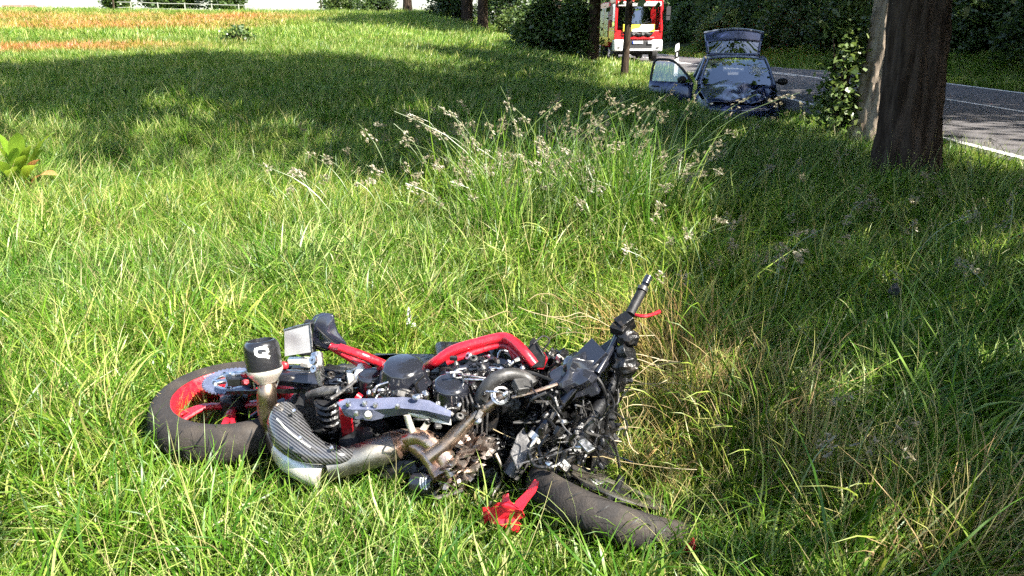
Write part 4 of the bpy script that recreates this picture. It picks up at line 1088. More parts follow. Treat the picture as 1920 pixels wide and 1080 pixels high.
# --- red frame tubes
m = MB(); m.tube([P(800, 690, 0.36), P(818, 678, 0.40), P(850, 657, 0.44), P(900, 642, 0.465), P(942, 633, 0.48), P(962, 641, 0.48), P(982, 660, 0.465), P(1002, 684, 0.43)], [0.018, 0.0185, 0.019, 0.019, 0.019, 0.019, 0.019, 0.018], 14, 4)
m.tube([P(838, 680, 0.40), P(880, 664, 0.43), P(928, 649, 0.45), P(955, 652, 0.45), P(985, 680, 0.42)], [0.011, 0.012, 0.012, 0.012, 0.011], 10, 4)
m.tube([P(902, 643, 0.46), P(916, 668, 0.40)], [0.011, 0.011], 10, 1); m.tube([P(955, 650, 0.455), P(965, 672, 0.42)], [0.01, 0.01], 10, 1)
part(m, 'main_frame', 'red')
m = MB(); m.box(P(1008, 676, 0.42), (0.05, 0.04, 0.05), rot3(0.3, 0.2, 0.4)); m.lathe([(0.02, -0.03), (0.024, -0.03), (0.024, 0.03), (0.02, 0.03)], P(1003, 672, 0.43), Vector((0.5, 0.2, 0.8)), 14); part(m, 'steering_head', 'red', bevel=0.004)
m = MB()
m.tube([P(637, 652, 0.47), P(680, 667, 0.45), P(727, 686, 0.40)], [0.015, 0.016, 0.015], 12, 4)
m.tube([P(618, 648, 0.46), P(645, 664, 0.43), P(698, 696, 0.38)], [0.012, 0.014, 0.013], 12, 4)
m.tube([P(716, 684, 0.41), P(708, 700, 0.37)], [0.012, 0.012], 10, 1)
m.tube([P(642, 653, 0.465), P(622, 651, 0.455)], [0.013, 0.012], 10, 1)
part(m, 'rear_frame', 'red')
m = MB(); m.bar(P(647, 762, 0.33), P(656, 832, 0.08), 0.055, 0.04, (1, 0.2, 0)); m.tube([P(640, 768, 0.34), P(652, 768, 0.34)], [0.02, 0.02], 12, 1); part(m, 'swingarm_bracket', 'red', bevel=0.008)
m = MB(); m.tube([P(596, 828, 0.05), P(618, 820, 0.07), P(642, 826, 0.06)], [0.02, 0.026, 0.02], 10, 3); m.tube([P(676, 748, 0.36), P(668, 742, 0.37)], [0.014, 0.014], 10, 1); part(m, 'side_stand', 'red')

# --- tail, number plate, footrest hanger
def extr(pts, zs, d, th):
    m = MB(); m.plate([P(x, y, z) for (x, y), z in zip(pts, zs)], th, d); return m
TY = P(610, 650, 0.42).y
def tp(px, py, dy=0.0): return PY(px, py, TY+dy)
m = MB()
ring = lambda pts, dy: [tp(x, y, dy) for x, y in pts]
A_ = ring([(598, 591), (612, 588), (627, 590), (628, 604), (634, 622), (652, 646), (640, 655), (612, 656), (590, 648), (584, 628), (588, 606)], 0.0)
B_ = ring([(592, 594), (606, 589), (621, 591), (622, 604), (627, 622), (644, 645), (632, 653), (604, 656), (584, 648), (578, 628), (582, 608)], 0.10)
n = len(A_); cA = tp(610, 622, -0.022); m.add(A_+B_+[cA], [(2*n, i, (i+1) % n) for i in range(n)]+[(i, n+i, n+(i+1) % n, (i+1) % n) for i in range(n)]+[tuple(range(n, 2*n))])
tl = part(m, 'tail_unit', 'tail_blue' if 'tail_blue' in M else 'black_gloss', bevel=0.006)
m = MB(); m.tube([tp(594, 614, -0.012), tp(606, 626, -0.022), tp(622, 640, -0.016), tp(636, 649, -0.008)], 0.0022, 5, 3); m.build('panel_gap', M['black_plastic'], tl)
m = MB(); m.plate([tp(570, 603, 0.03), tp(592, 606, 0.03), tp(590, 650, 0.0), tp(590, 668, 0.0), tp(560, 668, 0.02)], 0.03, (0, 1, 0)); part(m, 'tail_undertray', 'black_plastic', bevel=0.004)
m = MB(); m.plate([tp(533, 618, -0.02), tp(581, 607, -0.02), tp(585, 660, -0.035), tp(534, 668, -0.035)][::-1], 0.004, (0, 1, 0)); npl = part(m, 'number_plate', 'plate_white', smooth_=False)
m = MB(); m.tube([tp(532, 619, -0.022), tp(558, 611, -0.024), tp(581, 606, -0.022), tp(584, 630, -0.03), tp(586, 661, -0.037)], 0.003, 6, 1); m.build('plate_edge', M['alloy'], npl)
m = MB(); m.box(P(560, 676, 0.37), (0.075, 0.03, 0.02), Rz(0.05)); m.box(P(575, 682, 0.36), (0.04, 0.03, 0.02), Rz(-0.4)); part(m, 'plate_light', 'steel_pale', bevel=0.004)
m = MB(); m.blob(P(532, 686, 0.36), (0.018, 0.012, 0.016), 3, 0.05); part(m, 'reflector', 'red')
m = MB(); m.bar(P(548, 694, 0.33), P(650, 698, 0.33), 0.035, 0.03); m.bar(P(520, 690, 0.32), P(560, 690, 0.33), 0.02, 0.02); part(m, 'plate_arm', 'black_satin', bevel=0.006)
m = MB(); m.tube([P(594, 664, 0.44), P(597, 680, 0.42), P(600, 704, 0.37), P(604, 724, 0.33)], [0.022, 0.017, 0.016, 0.011], 12, 4, flat=0.6); m.lathe([(0.004, 0), (0.016, 0), (0.016, 0.012), (0.004, 0.012)], P(590, 676, 0.43), Vector((-0.5, -0.7, 0.5)), 14, cap=False); m.lathe([(0.004, 0), (0.014, 0), (0.014, 0.012), (0.004, 0.012)], P(592, 692, 0.40), Vector((-0.5, -0.7, 0.5)), 14, cap=False)
part(m, 'footrest_hanger', 'alloy')
m = MB(); m.tube([P(578, 741, 0.30), P(610, 733, 0.33), P(660, 730, 0.34)], [0.013, 0.017, 0.013], 10, 4); m.tube([P(620, 748, 0.33), P(650, 728, 0.35), P(668, 712, 0.37)], 0.006, 8, 3); part(m, 'gear_linkage', 'grey_metal')
m = MB(); m.box(P(656, 708, 0.36), (0.02, 0.05, 0.03), Rz(0.3)); part(m, 'gear_lever', 'steel_pale', bevel=0.003)

# --- dark masses: shock, hugger, airbox, undersides
m = MB()
m.blob(P(600, 785, 0.16), (0.10, 0.10, 0.15), 5, 0.18); m.blob(P(545, 790, 0.10), (0.10, 0.09, 0.07), 6, 0.2)
m.blob(P(690, 830, 0.13), (0.10, 0.08, 0.10), 7, 0.2); m.blob(P(640, 735, 0.22), (0.13, 0.08, 0.10), 8, 0.2)
part(m, 'mudguard', 'black_plastic')
m = MB(); m.tube([P(612, 745, 0.30), P(618, 790, 0.18), P(622, 826, 0.08)], [0.036, 0.04, 0.034], 14, 4)
part(m, 'shock_body', 'black_satin')
m = MB()
for k in range(7): m.lathe([(0.036, -0.006), (0.044, 0), (0.036, 0.006)], P(613+k*1.4, 750+k*11, 0.29-k*0.03), (P(622, 826, 0.08)-P(612, 745, 0.30)), 16, cap=False)
part(m, 'shock_spring', 'oily_black')
m = MB()
m.blob(P(930, 790, 0.15), (0.16, 0.12, 0.16), 9, 0.25, n=14); m.blob(P(870, 860, 0.09), (0.14, 0.09, 0.09), 10, 0.3, n=14); m.blob(P(760, 880, 0.05), (0.16, 0.06, 0.06), 11, 0.2)
part(m, 'oil_sump', 'oily_black')
m = MB(); m.blob(P(878, 842, 0.17), (0.075, 0.05, 0.06), 12, 0.4, rot3(0.2, 0.4, 0.3), 18, 6); m.blob(P(858, 880, 0.12), (0.07, 0.045, 0.05), 13, 0.4, rot3(0, -0.3, 0.5), 16, 6)
part(m, 'crushed_shield', 'foil')
m = MB(); m.grid(lambda u, v: P(835+85*u+12*math.sin(v*9), 868-55*u+22*v+6*math.sin(u*14+v*5), 0.215-0.03*v+0.018*math.sin(u*11+v*7)), 14, 8); part(m, 'torn_sheet', 'foil', solid=0.002)
# oil filter with three white bars, lying low in front
OF = Vector((0.8, -0.45, 0.2)).normalized(); O0 = P(798, 908, 0.075)
m = MB(); m.lathe([(0.0, -0.045), (0.034, -0.045), (0.038, -0.04), (0.038, 0.035), (0.033, 0.042), (0.0, 0.042)], O0, OF, 24); of = part(m, 'oil_filter', 'black_gloss')
tv = ((Vector((0, 0, EYE))-O0)); tv = (tv-OF*tv.dot(OF)).normalized(); ts = OF.cross(tv)
m = MB()
for k in range(3):
    h0 = 0.0+k*0.0105; V = []
    for q in range(6):
        a = -0.55+1.0*q/5; d = tv*math.cos(a)+ts*math.sin(a); sh = 0.010*q/5
        V += [O0+OF*(h0+sh)+d*0.0387, O0+OF*(h0+sh+0.0055)+d*0.0387]
    m.add(V, [(2*i, 2*i+1, 2*i+3, 2*i+2) for i in range(5)])
m.build('filter_stripes', M['white'], of, False)
m = MB(); m.tube([P(815, 935, 0.05), P(850, 925, 0.06), P(868, 918, 0.07)], 0.008, 8, 3); part(m, 'brake_pedal', 'steel_grey')

# --- crushed front: forks, clamps, radiator, wiring
m = MB()
m.tube([P(955, 890, 0.12), P(985, 845, 0.19), P(1015, 808, 0.25)], [0.034, 0.034, 0.03], 14, 3); part(m, 'fork_lower', 'grey_metal')
m = MB(); m.tube([P(1008, 815, 0.245), P(1050, 762, 0.33), P(1098, 702, 0.42)], [0.0215, 0.0215, 0.0215], 16, 2); part(m, 'fork_tube', 'fork' if 'fork' in M else 'black_gloss')
m = MB(); m.tube([P(1008, 815, 0.25), P(1000, 825, 0.235)], [0.026, 0.026], 16, 1); m.tube([P(990, 845, 0.222), P(1006, 820, 0.262)], [0.006, 0.006], 8, 1); part(m, 'fork_collar', 'steel_pale')
m = MB(); m.tube([P(1050, 880, 0.10), P(1090, 820, 0.20), P(1150, 715, 0.36)], [0.03, 0.026, 0.024], 14, 4); part(m, 'fork_tube', 'black_satin')
m = MB(); m.plate([P(955, 850, 0.22), P(970, 815, 0.27), P(982, 800, 0.28), P(995, 830, 0.25), P(988, 860, 0.21), P(970, 882, 0.18)], 0.02); part(m, 'brake_caliper', 'grey_metal', bevel=0.004)
m = MB()
m.blob(P(1080, 710, 0.40), (0.10, 0.07, 0.07), 21, 0.2, rot3(0.2, -0.6, 0.3), 14); m.box(P(1098, 690, 0.43), (0.17, 0.09, 0.07), rot3(0.3, -0.75, 0.25))
part(m, 'instrument_housing', 'black_gloss', bevel=0.012)
m = MB(); m.box(P(1135, 668, 0.46), (0.11, 0.07, 0.045), rot3(0.2, -0.6, 0.2)); m.lathe([(0.03, -0.03), (0.035, -0.02), (0.035, 0.02), (0.026, 0.03)], P(1160, 672, 0.46), Vector((0.4, -0.5, 0.8)), 16); part(m, 'triple_clamp', 'black_satin', bevel=0.008)
m = MB(); m.tube([P(1120, 700, 0.44), P(1142, 662, 0.49), P(1162, 622, 0.55), P(1186, 578, 0.61), P(1216, 520, 0.70)], [0.011]*5, 12, 4); part(m, 'handlebar', 'black_gloss')
m = MB(); m.tube([P(1181, 590, 0.60), P(1190, 571, 0.625), P(1205, 543, 0.665)], [0.017, 0.0165, 0.017], 14, 3); grip = part(m, 'grip', 'black_plastic')
m = MB(); m.tube([P(1203, 546, 0.662), P(1206, 539, 0.672)], [0.0185, 0.0185], 14, 1); m.build('grip_collar', M['hose'], grip)
m = MB(); m.tube([P(1210, 532, 0.682), P(1217, 518, 0.703)], [0.0135, 0.012], 14, 1); m.build('bar_end', M['black_gloss'], grip)
m = MB(); m.tube([P(1190, 590, 0.60), P(1206, 593, 0.60), P(1222, 590, 0.60), P(1237, 584, 0.605)], [0.006, 0.0065, 0.0055, 0.007], 8, 4); part(m, 'clutch_lever', 'red')
m = MB()
m.box(P(1172, 606, 0.58), (0.05, 0.045, 0.05), rot3(0.3, -0.5, 0.4)); m.box(P(1160, 618, 0.565), (0.03, 0.05, 0.03), rot3(0.1, -0.4, 0.9)); m.blob(P(1178, 634, 0.54), (0.035, 0.03, 0.03), 22, 0.15); m.lathe([(0.0, -0.02), (0.03, -0.02), (0.032, 0.012), (0.0, 0.016)], P(1176, 660, 0.50), Vector((0.6, -0.4, 0.5)), 16)
m.blob(P(1174, 686, 0.46), (0.04, 0.035, 0.035), 23, 0.2)
part(m, 'switch_gear', 'oily_black', bevel=0.003)
m = MB()     # bent radiator
def rad(u, v):
    q = P(1035+90*u, 860-105*u+75*v-40, 0.16+0.16*u-0.09*v); return q+Vector((0, -0.03, 0.02))*math.sin(u*7+v*3)+Vector((0.02, 0, 0))*math.sin(v*11)
m.grid(rad, 16, 12); part(m, 'radiator', 'radiator' if 'radiator' in M else 'grey_metal', solid=0.025)
for k, (q, sc, rt) in enumerate((((1030, 750, 0.28), (0.09, 0.06, 0.09), (0.1, 0.5, 0)), ((1065, 800, 0.20), (0.10, 0.07, 0.11), (0.3, 0.2, 0.5)), ((1105, 760, 0.26), (0.08, 0.06, 0.12), (0.2, 0.3, 0.2)), ((1120, 820, 0.14), (0.06, 0.06, 0.12), (0, 0.1, 0.4)), ((1020, 850, 0.10), (0.10, 0.07, 0.09), (0, 0.2, 0.4)), ((1040, 690, 0.36), (0.08, 0.06, 0.05), (0.2, -0.4, 0.1)), ((1150, 700, 0.36), (0.05, 0.05, 0.08), (0, 0.3, 0.2)))):
    m = MB(); m.blob(P(*q), sc, 30+k, 0.35, rot3(*rt), 14, 5); part(m, 'crushed_bodywork', 'oily_black')
m = MB(); m.plate([P(985, 690, 0.42), P(993, 640, 0.50), P(1000, 632, 0.51), P(1010, 650, 0.49), P(1022, 668, 0.46), P(1018, 690, 0.42)], 0.03); part(m, 'screen_bracket', 'black_plastic', bevel=0.004)
m = MB(); m.bar(P(1044, 668, 0.44), P(1056, 678, 0.43), 0.012, 0.02); part(m, 'indicator_stub', 'steel_pale', bevel=0.003)
fr_ = np.random.RandomState(31); mm1, mm2 = MB(), MB()
for k in range(130):
    q = P(fr_.uniform(1010, 1165), fr_.uniform(690, 880), fr_.uniform(0.12, 0.36)); R_ = rot3(fr_.randn(), fr_.randn(), fr_.rand()*6); tgt = mm1 if fr_.rand() < 0.9 else mm2
    px_, py_ = pix(q.x, q.y, q.z)
    if not inpoly(np.array([px_]), np.array([py_]), [(990, 730), (1080, 660), (1170, 650), (1185, 700), (1130, 800), (1130, 880), (1000, 900)])[0]: continue
    if fr_.rand() < 0.4: tgt.box(q, (fr_.uniform(0.015, 0.07), fr_.uniform(0.01, 0.03), fr_.uniform(0.008, 0.03)), R_)
    elif fr_.rand() < 0.5: tgt.lathe([(0.0, 0.01), (0.008, 0.01), (0.010, 0.0), (0.010, -0.012)], q, R_ @ UP, 8)
    else: tgt.tube([q, q+R_ @ Vector((0.03, 0.02, 0.0)), q+R_ @ Vector((0.07, 0.0, 0.02))], fr_.uniform(0.003, 0.008), 6, 3)
part(mm1, 'broken_fittings', 'oily_black', bevel=0.001)['kind'] = 'stuff'; part(mm2, 'bright_fragments', 'alloy', bevel=0.001)['kind'] = 'stuff'
CAB = [([(1000, 860, .14), (1000, 835, .2), (1010, 805, .25), (1040, 790, .26), (1075, 790, .26), (1090, 775, .29), (1092, 745, .33)], .008, 'hose'),
       ([(1085, 700, .42), (1092, 725, .38), (1094, 770, .31), (1098, 810, .22), (1102, 850, .14)], .003, 'hose'),
       ([(1160, 700, .42), (1156, 740, .33), (1156, 780, .22)], .004, 'black_plastic'),
       ([(1140, 650, .49), (1150, 632, .52), (1165, 600, .57), (1178, 585, .60)], .004, 'grey_metal'),
       ([(1120, 690, .43), (1150, 660, .48), (1172, 640, .52), (1180, 612, .56)], .005, 'black_plastic'),
       ([(930, 850, .2), (940, 875, .16), (942, 900, .10), (925, 925, .06), (918, 950, .05)], .006, 'steel_grey'),
       ([(1100, 690, .44), (1128, 720, .4), (1140, 770, .3), (1130, 830, .16)], .006, 'black_plastic'),
       ([(950, 690, .44), (1000, 700, .42), (1050, 720, .40), (1085, 735, .37)], .006, 'black_plastic'),
       ([(960, 745, .37), (1000, 735, .39), (1045, 720, .41)], .006, 'heat_brown'),
       ([(1010, 665, .46), (1030, 640, .50), (1018, 630, .52), (1000, 645, .5)], .003, 'black_plastic')]
for pth, r_, mt in CAB:
    m = MB(); m.tube([P(*q) for q in pth], r_, 7, 5); part(m, 'cable', mt)

# --- front wheel, bent out of line
FC = P(1146, 948, 0.04); FAX = Vector((0.33, 0.33, 0.88)).normalized()
fw, fa_, fb_ = wheel('front_wheel', FC, FAX, R=0.284, wd=0.112, rimr=0.222, spokes=5, a0=0.7, rimmat='black_satin', lab='front wheel twisted out of line in the grass')
m = MB()
for sd in (0.055,):
    m.lathe([(0.10, -0.0025), (0.155, -0.0025), (0.155, 0.0025), (0.10, 0.0025), (0.10, -0.0025)], FC+FAX*sd, FAX, 40, cap=False)
m.build('brake_disc', M['steel_grey'], fw)
grooves(fw, FC, FAX, fa_, fb_, 0.284, 0.112, 0.222, 18)

# --- loose wiring and straw hanging over the crushed front
wr_ = np.random.RandomState(61)
for k in range(26):
    a_ = (wr_.uniform(1000, 1160), wr_.uniform(660, 800)); z_ = wr_.uniform(0.34, 0.46); pts = []
    ang = wr_.uniform(-0.5, 1.2)
    for q in range(5):
        pts.append(P(a_[0]+q*wr_.uniform(-22, 16)+6*wr_.randn(), a_[1]+q*wr_.uniform(12, 30), max(0.06, z_-q*wr_.uniform(0.03, 0.075))))
    m = MB(); m.tube(pts, wr_.choice([0.0025, 0.0035, 0.005]), 6, 5); part(m, 'wire', ('black_plastic', 'hose', 'black_gloss', 'grey_metal')[k % 4])
M['straw'] = foliage('straw', [(0.0, (0.30, 0.24, 0.12)), (1.0, (0.42, 0.36, 0.20))], 0.2, 0.5, gloss=0.03)
m = MB()
for k in range(64):
    c = P(wr_.uniform(900, 1230), wr_.uniform(690, 960), 0.0); c.z = 0.30-0.0008*max(0, (pix(c.x, c.y, 0)[1]-690))+wr_.uniform(-0.06, 0.08)
    a_ = wr_.uniform(0, 6.28); L = wr_.uniform(0.08, 0.22); d = Vector((math.cos(a_), math.sin(a_)*0.6, wr_.uniform(-0.3, 0.5)))
    m.tube([c-d*L, c-d*L*0.3+Vector(wr_.randn(3))*0.015, c+d*L*0.4+Vector(wr_.randn(3))*0.02, c+d*L+Vector((0, 0, -0.05))], [0.0018, 0.0018, 0.0015, 0.001], 4, 3, False)
st_ = m.build('loose_straw', M['straw']); tag(st_, 'dry straw stalks strewn over the crushed front of the motorcycle', 'straw', kind='stuff')
# ------------------------------------------------------------------ torn red pieces in the grass
def shard(name, label, quads, zt, th=0.004, mt='red_torn', cat='debris', group=None):
    base = P(quads[0][0][0], quads[0][0][1], 0); t = thing(name, label, cat, (base.x, base.y, 0), group)
    for q in quads:
        m = MB(); m.plate([P(*k) for k in q], th); m.build('torn_panel', M[mt], t, False, bevel=0.002)
    return t
shard('fairing_fragment', 'torn bright red mudguard with a pointed blade in front of the front wheel', [
    [(1002, 898, .22), (1010, 904, .22), (1004, 922, .19), (988, 942, .16), (978, 958, .14), (962, 955, .13), (966, 940, .15), (985, 922, .18)],
    [(912, 958, .10), (930, 944, .14), (955, 940, .15), (978, 956, .14), (985, 970, .10), (970, 976, .09), (940, 985, .08), (920, 982, .07)],
    [(940, 986, .08), (968, 976, .09), (978, 984, .07), (972, 1000, .04), (950, 998, .04)],
    [(904, 952, .10), (916, 950, .11), (922, 972, .07), (908, 985, .05)],
    [(942, 928, .15), (952, 924, .17), (956, 940, .15), (940, 944, .14)]], 0.15)
shard('fairing_fragment', 'small red plastic scrap at the right end of the front wheel', [
    [(1282, 1030, .06), (1290, 1018, .09), (1298, 1012, .10), (1304, 1024, .09), (1302, 1036, .06), (1290, 1042, .04)],
    [(1292, 1014, .10), (1299, 1008, .12), (1302, 1016, .11)]], 0.06)
shard('paper_scrap', 'white scrap standing in the grass behind the motorcycle', [[(762, 608, .10), (770, 606, .10), (771, 588, .16), (766, 575, .19), (762, 592, .15)], [(768, 616, .08), (780, 612, .09), (778, 604, .11), (770, 607, .10)]], 0.1, mt='white', th=0.002)
shard('plastic_scrap', 'pale scrap of plastic in the shaded grass at right', [[(1662, 548, .20), (1676, 530, .26), (1690, 545, .23), (1680, 556, .19)], [(1672, 540, .25), (1682, 528, .27), (1686, 540, .25)]], 0.2, mt='hose')

# ------------------------------------------------------------------ dock plant with broad leaves at the left edge
M['dock'] = foliage('dock', [(0.0, (0.15, 0.27, 0.02)), (1.0, (0.23, 0.34, 0.03))], 0.5, 0.35, gloss=0.05)
M['dock_dry'] = foliage('dock_dry', [(0.0, (0.38, 0.20, 0.07)), (1.0, (0.45, 0.30, 0.10))], 0.4, 0.4, gloss=0.05)
def dock(base, label, leaves, seed):
    rr = np.random.RandomState(seed); b = Vector(base); t = thing('dock_plant', label, 'plant', base)
    for (tip, w, mt) in leaves:
        tip = Vector(tip); d = tip-b; side = d.cross(UP).normalized(); side = (side+Vector((0, 0, 0.35*rr.randn()))).normalized(); nrm = side.cross(d).normalized(); n = 7; V = []
        for i in range(n+1):
            s_ = i/n; k = max(0.0, (s_-0.35)/0.65); wd = 1.15*w*(math.sin(math.pi*min(1, k**0.8))**0.75 if k > 0 else 0)*0.5+0.004
            c = b.lerp(tip, s_)+UP*(0.12*d.length*math.sin(s_*math.pi))-UP*0.05*k*k
            V += [c-side*wd+nrm*wd*0.22, c, c+side*wd+nrm*wd*0.22]
        V = np.array([tuple(v) for v in V]); Fq = [(i*3+j, i*3+j+1, i*3+j+4, i*3+j+3) for i in range(n) for j in range(2)]
        lf = raw_mesh('leaf', V, Fq, M[mt], t, True, {'rnd': np.repeat(rr.rand(), len(V))})
    return t
db = ong(42, 372)
D_ = db.y-0.1
dock(db, 'light green broad leaved dock plant at the left edge of the meadow', [
    (PY(30, 238, D_-0.05), 0.12, 'dock'), (PY(-10, 262, D_), 0.12, 'dock'), (PY(22, 268, D_-0.15), 0.10, 'dock'), (PY(55, 262, D_-0.1), 0.08, 'dock'),
    (PY(104, 236, D_), 0.10, 'dock'), (PY(38, 282, D_-0.2), 0.10, 'dock'), (PY(-20, 290, D_-0.2), 0.12, 'dock'), (PY(14, 308, D_-0.3), 0.10, 'dock'), (PY(68, 300, D_-0.25), 0.09, 'dock'),
    (PY(80, 270, D_+0.1), 0.07, 'dock'), (PY(106, 318, D_-0.1), 0.10, 'dock_dry'), (PY(74, 288, D_-0.05), 0.07, 'dock_dry'), (PY(-5, 240, D_+0.1), 0.09, 'dock'), (PY(50, 246, D_+0.1), 0.09, 'dock')], 2)
# ------------------------------------------------------------------ the crashed car on the verge
M['car_paint'] = mat('car_paint', (0.022, 0.033, 0.092), 0.25, metal=0.25, coat=0.7, rvar=0.06, vscale=3, bump=0.02, bscale=8)
M['dark_int'] = mat('dark_int', (0.02, 0.02, 0.022), 0.7)
M['seat'] = mat('seat_cloth', (0.035, 0.036, 0.04), 0.9)
M['glass'] = glass('pane', (0.45, 0.5, 0.5), 0.02, 0.12)
M['tyre_far'] = mat('tyre_far', (0.03, 0.03, 0.03), 0.8)
CZ = -0.56; CYAW = math.radians(-12)
car = thing('crashed_car', 'dark blue hatchback with open boot and door, smashed front, in the verge', 'car', (4.90, 18.25, CZ))
CM = Matrix.Translation((4.90, 18.25, CZ)) @ Matrix.Rotation(CYAW, 4, 'Z')
def cv(x, y, z): return CM @ Vector((x, y, z))
def cpart(m, name, mt, parent=None, **k):
    m.v = [tuple(CM @ Vector(v)) for v in m.v]
    return m.build(name, M[mt], parent or car, **k)
ST = [(-2.02, 0.62, 0.60), (-1.9, 0.76, 0.68), (-1.6, 0.83, 0.76), (-1.2, 0.86, 0.85), (-0.8, 0.865, 0.92), (-0.2, 0.865, 0.94), (0.6, 0.865, 0.96), (1.3, 0.86, 0.98), (1.8, 0.83, 0.98), (2.05, 0.76, 0.95)]
def crush(x, y, z):
    """the near right-hand corner is pushed in"""
    k = max(0.0, min(1.0, (-0.75-y)/0.8))*max(0.0, min(1.0, (x+0.25)/0.7))
    return (x-0.10*k+0.05*k*math.sin(z*17+y*9), y+0.42*k+0.08*k*math.sin(x*13+z*7), z+0.06*k*math.sin(x*11+y*6)-0.05*k)
m = MB(); rings = []
for (y, w, zb) in ST:
    half = [(w*0.86, 0.20), (w*0.97, 0.32), (w, 0.52), (w*0.995, zb-0.14), (w*0.93, zb)]
    ring_ = [crush(-x, y, z) for x, z in half]+[crush(x, y, z) for x, z in half[::-1]]
    rings.append(ring_)
n = len(rings[0]); V = [v for r in rings for v in r]
Fc = [(i*n+k, i*n+k+1, (i+1)*n+k+1, (i+1)*n+k) for i in range(len(rings)-1) for k in range(n-1) if k != n//2-1 or ST[i+1][0] < -1.95 or ST[i][0] > 1.75]
Fc += [tuple(range(n))[::-1], tuple((len(rings)-1)*n+k for k in range(n))]
m.add(V, Fc); cpart(m, 'body', 'car_paint')
m = MB()
def hood(u, v):
    y = -1.95+1.15*v; w = 0.60+0.18*min(1, v*1.6); x = (u*2-1)*w
    z = 0.61+0.33*v**0.7+0.05*(1-(u*2-1)**2)
    dmg = 0.35+0.65*max(0, u-0.35)/0.65
    z += dmg*(0.05*math.sin(u*9+v*4)*math.sin(v*7+1)+0.035*math.sin(u*17-v*11)+0.05*math.exp(-((v-0.45)/0.12)**2)*math.sin(u*5+0.5))
    return Vector(crush(x, y, z))
m.grid(hood, 30, 20); cpart(m, 'bonnet', 'car_paint', solid=0.006)
def ws(u, v): 
    x = (u*2-1)*(0.735-0.13*v); return Vector((x, -0.86+0.82*v-0.10*(1-(u*2-1)**2)*(1-0.5*v), 0.93+0.47*v+0.02*math.sin(v*3.1)))
m = MB(); m.grid(ws, 14, 10); wsp = cpart(m, 'windscreen', 'glass')
cr = np.random.RandomState(8); m = MB()
for k in range(26):          # spider-web crack on the right of the windscreen
    a = cr.rand()*6.283; L = cr.uniform(0.05, 0.22); c0 = (0.80, 0.58); pts = []
    for q in range(5):
        t = q/4; pts.append(ws(min(0.98, max(0.5, c0[0]+math.cos(a)*L*t*0.8+cr.randn()*0.008)), min(0.97, max(0.03, c0[1]+math.sin(a)*L*t*1.6+cr.randn()*0.012)))+Vector((0, -0.006, 0.004)))
    m.tube(pts, 0.0035, 4, 1)
for rr_ in (0.04, 0.09, 0.15):
    m.tube([ws(min(0.98, 0.80+0.8*rr_*math.cos(t*0.5)*(1+0.2*cr.randn()*0.5)), min(0.97, 0.58+1.6*rr_*math.sin(t*0.5)))+Vector((0, -0.006, 0.004)) for t in range(13)], 0.003, 4, 1)
cpart(m, 'glass_crack', 'hose', wsp) if False else cpart(m, 'glass_crack', 'crack', wsp)
m = MB(); m.grid(lambda u, v: Vector(((u*2-1)*(0.605+0.02*math.sin(v*3.1)), -0.04+1.52*v, 1.40+0.045*(1-(u*2-1)**2)+0.03*math.sin(v*3.1)-0.02*v)), 12, 12); cpart(m, 'roof', 'car_paint', solid=0.02)
for sx in (-1, 1):
    m = MB(); m.tube([(sx*0.76, -0.92, 0.90), (sx*0.69, -0.45, 1.18), (sx*0.605, -0.02, 1.405)], [0.045, 0.038, 0.036], 10, 3); cpart(m, 'front_pillar', 'car_paint')
    m = MB(); m.tube([(sx*0.605, -0.02, 1.405), (sx*0.63, 0.7, 1.43), (sx*0.60, 1.5, 1.39)], 0.035, 8, 3); m.tube([(sx*0.80, 0.35, 0.92), (sx*0.64, 0.42, 1.42)], [0.05, 0.04], 8, 1); m.tube([(sx*0.80, 1.75, 0.95), (sx*0.62, 1.45, 1.39)], [0.10, 0.06], 8, 1); cpart(m, 'side_pillar', 'car_paint')
    m = MB(); m.grid(lambda u, v: Vector((sx*(0.80-0.17*v), (0.42 if sx < 0 else -0.6+0.45*v)+((1.15+0.0*v) if sx < 0 else (2.15-0.6*v))*u, 0.94+0.45*v)), 4, 3); cpart(m, 'side_window', 'glass')
# open boot lid standing up behind the roof
def gate(u, v):
    w = 0.60+0.10*v-0.05*max(0, v-0.8); x = (u*2-1)*w
    return Vector((x, 1.50+0.62*v-0.14*(1-(u*2-1)**2)*v, 1.43+0.60*v-0.09*v*(u*2-1)**2+0.03*math.sin(v*3)))
gateroot = bpy.data.objects.new('boot_lid', None); COL.objects.link(gateroot); gateroot.parent = car; gateroot.location = (0.3, 1.5, 1.4)
def patchgrid(u0, u1, v0, v1, nu, nv): 
    m = MB(); m.grid(lambda a, b: gate(u0+(u1-u0)*a, v0+(v1-v0)*b), nu, nv); return m
def gpart(m, name, mt, **k): return cpart(m, name, mt, gateroot, **k)
gpart(patchgrid(0.05, 0.95, 0.08, 0.52, 12, 6), 'rear_window', 'glass')
m = patchgrid(0, 1, 0.52, 0.94, 14, 6); m.grid(lambda a, b: gate(a, 0.08*b), 12, 1); m.grid(lambda a, b: gate(0.05*a, 0.08+0.44*b), 1, 5); m.grid(lambda a, b: gate(0.95+0.05*a, 0.08+0.44*b), 1, 5); gpart(m, 'lid_panel', 'car_paint', solid=0.03)
m = MB(); m.tube([gate(a/10, 0.97)+Vector((0, 0.0, 0.005)) for a in range(11)], 0.035, 8, 1); gpart(m, 'lid_edge', 'car_trim')
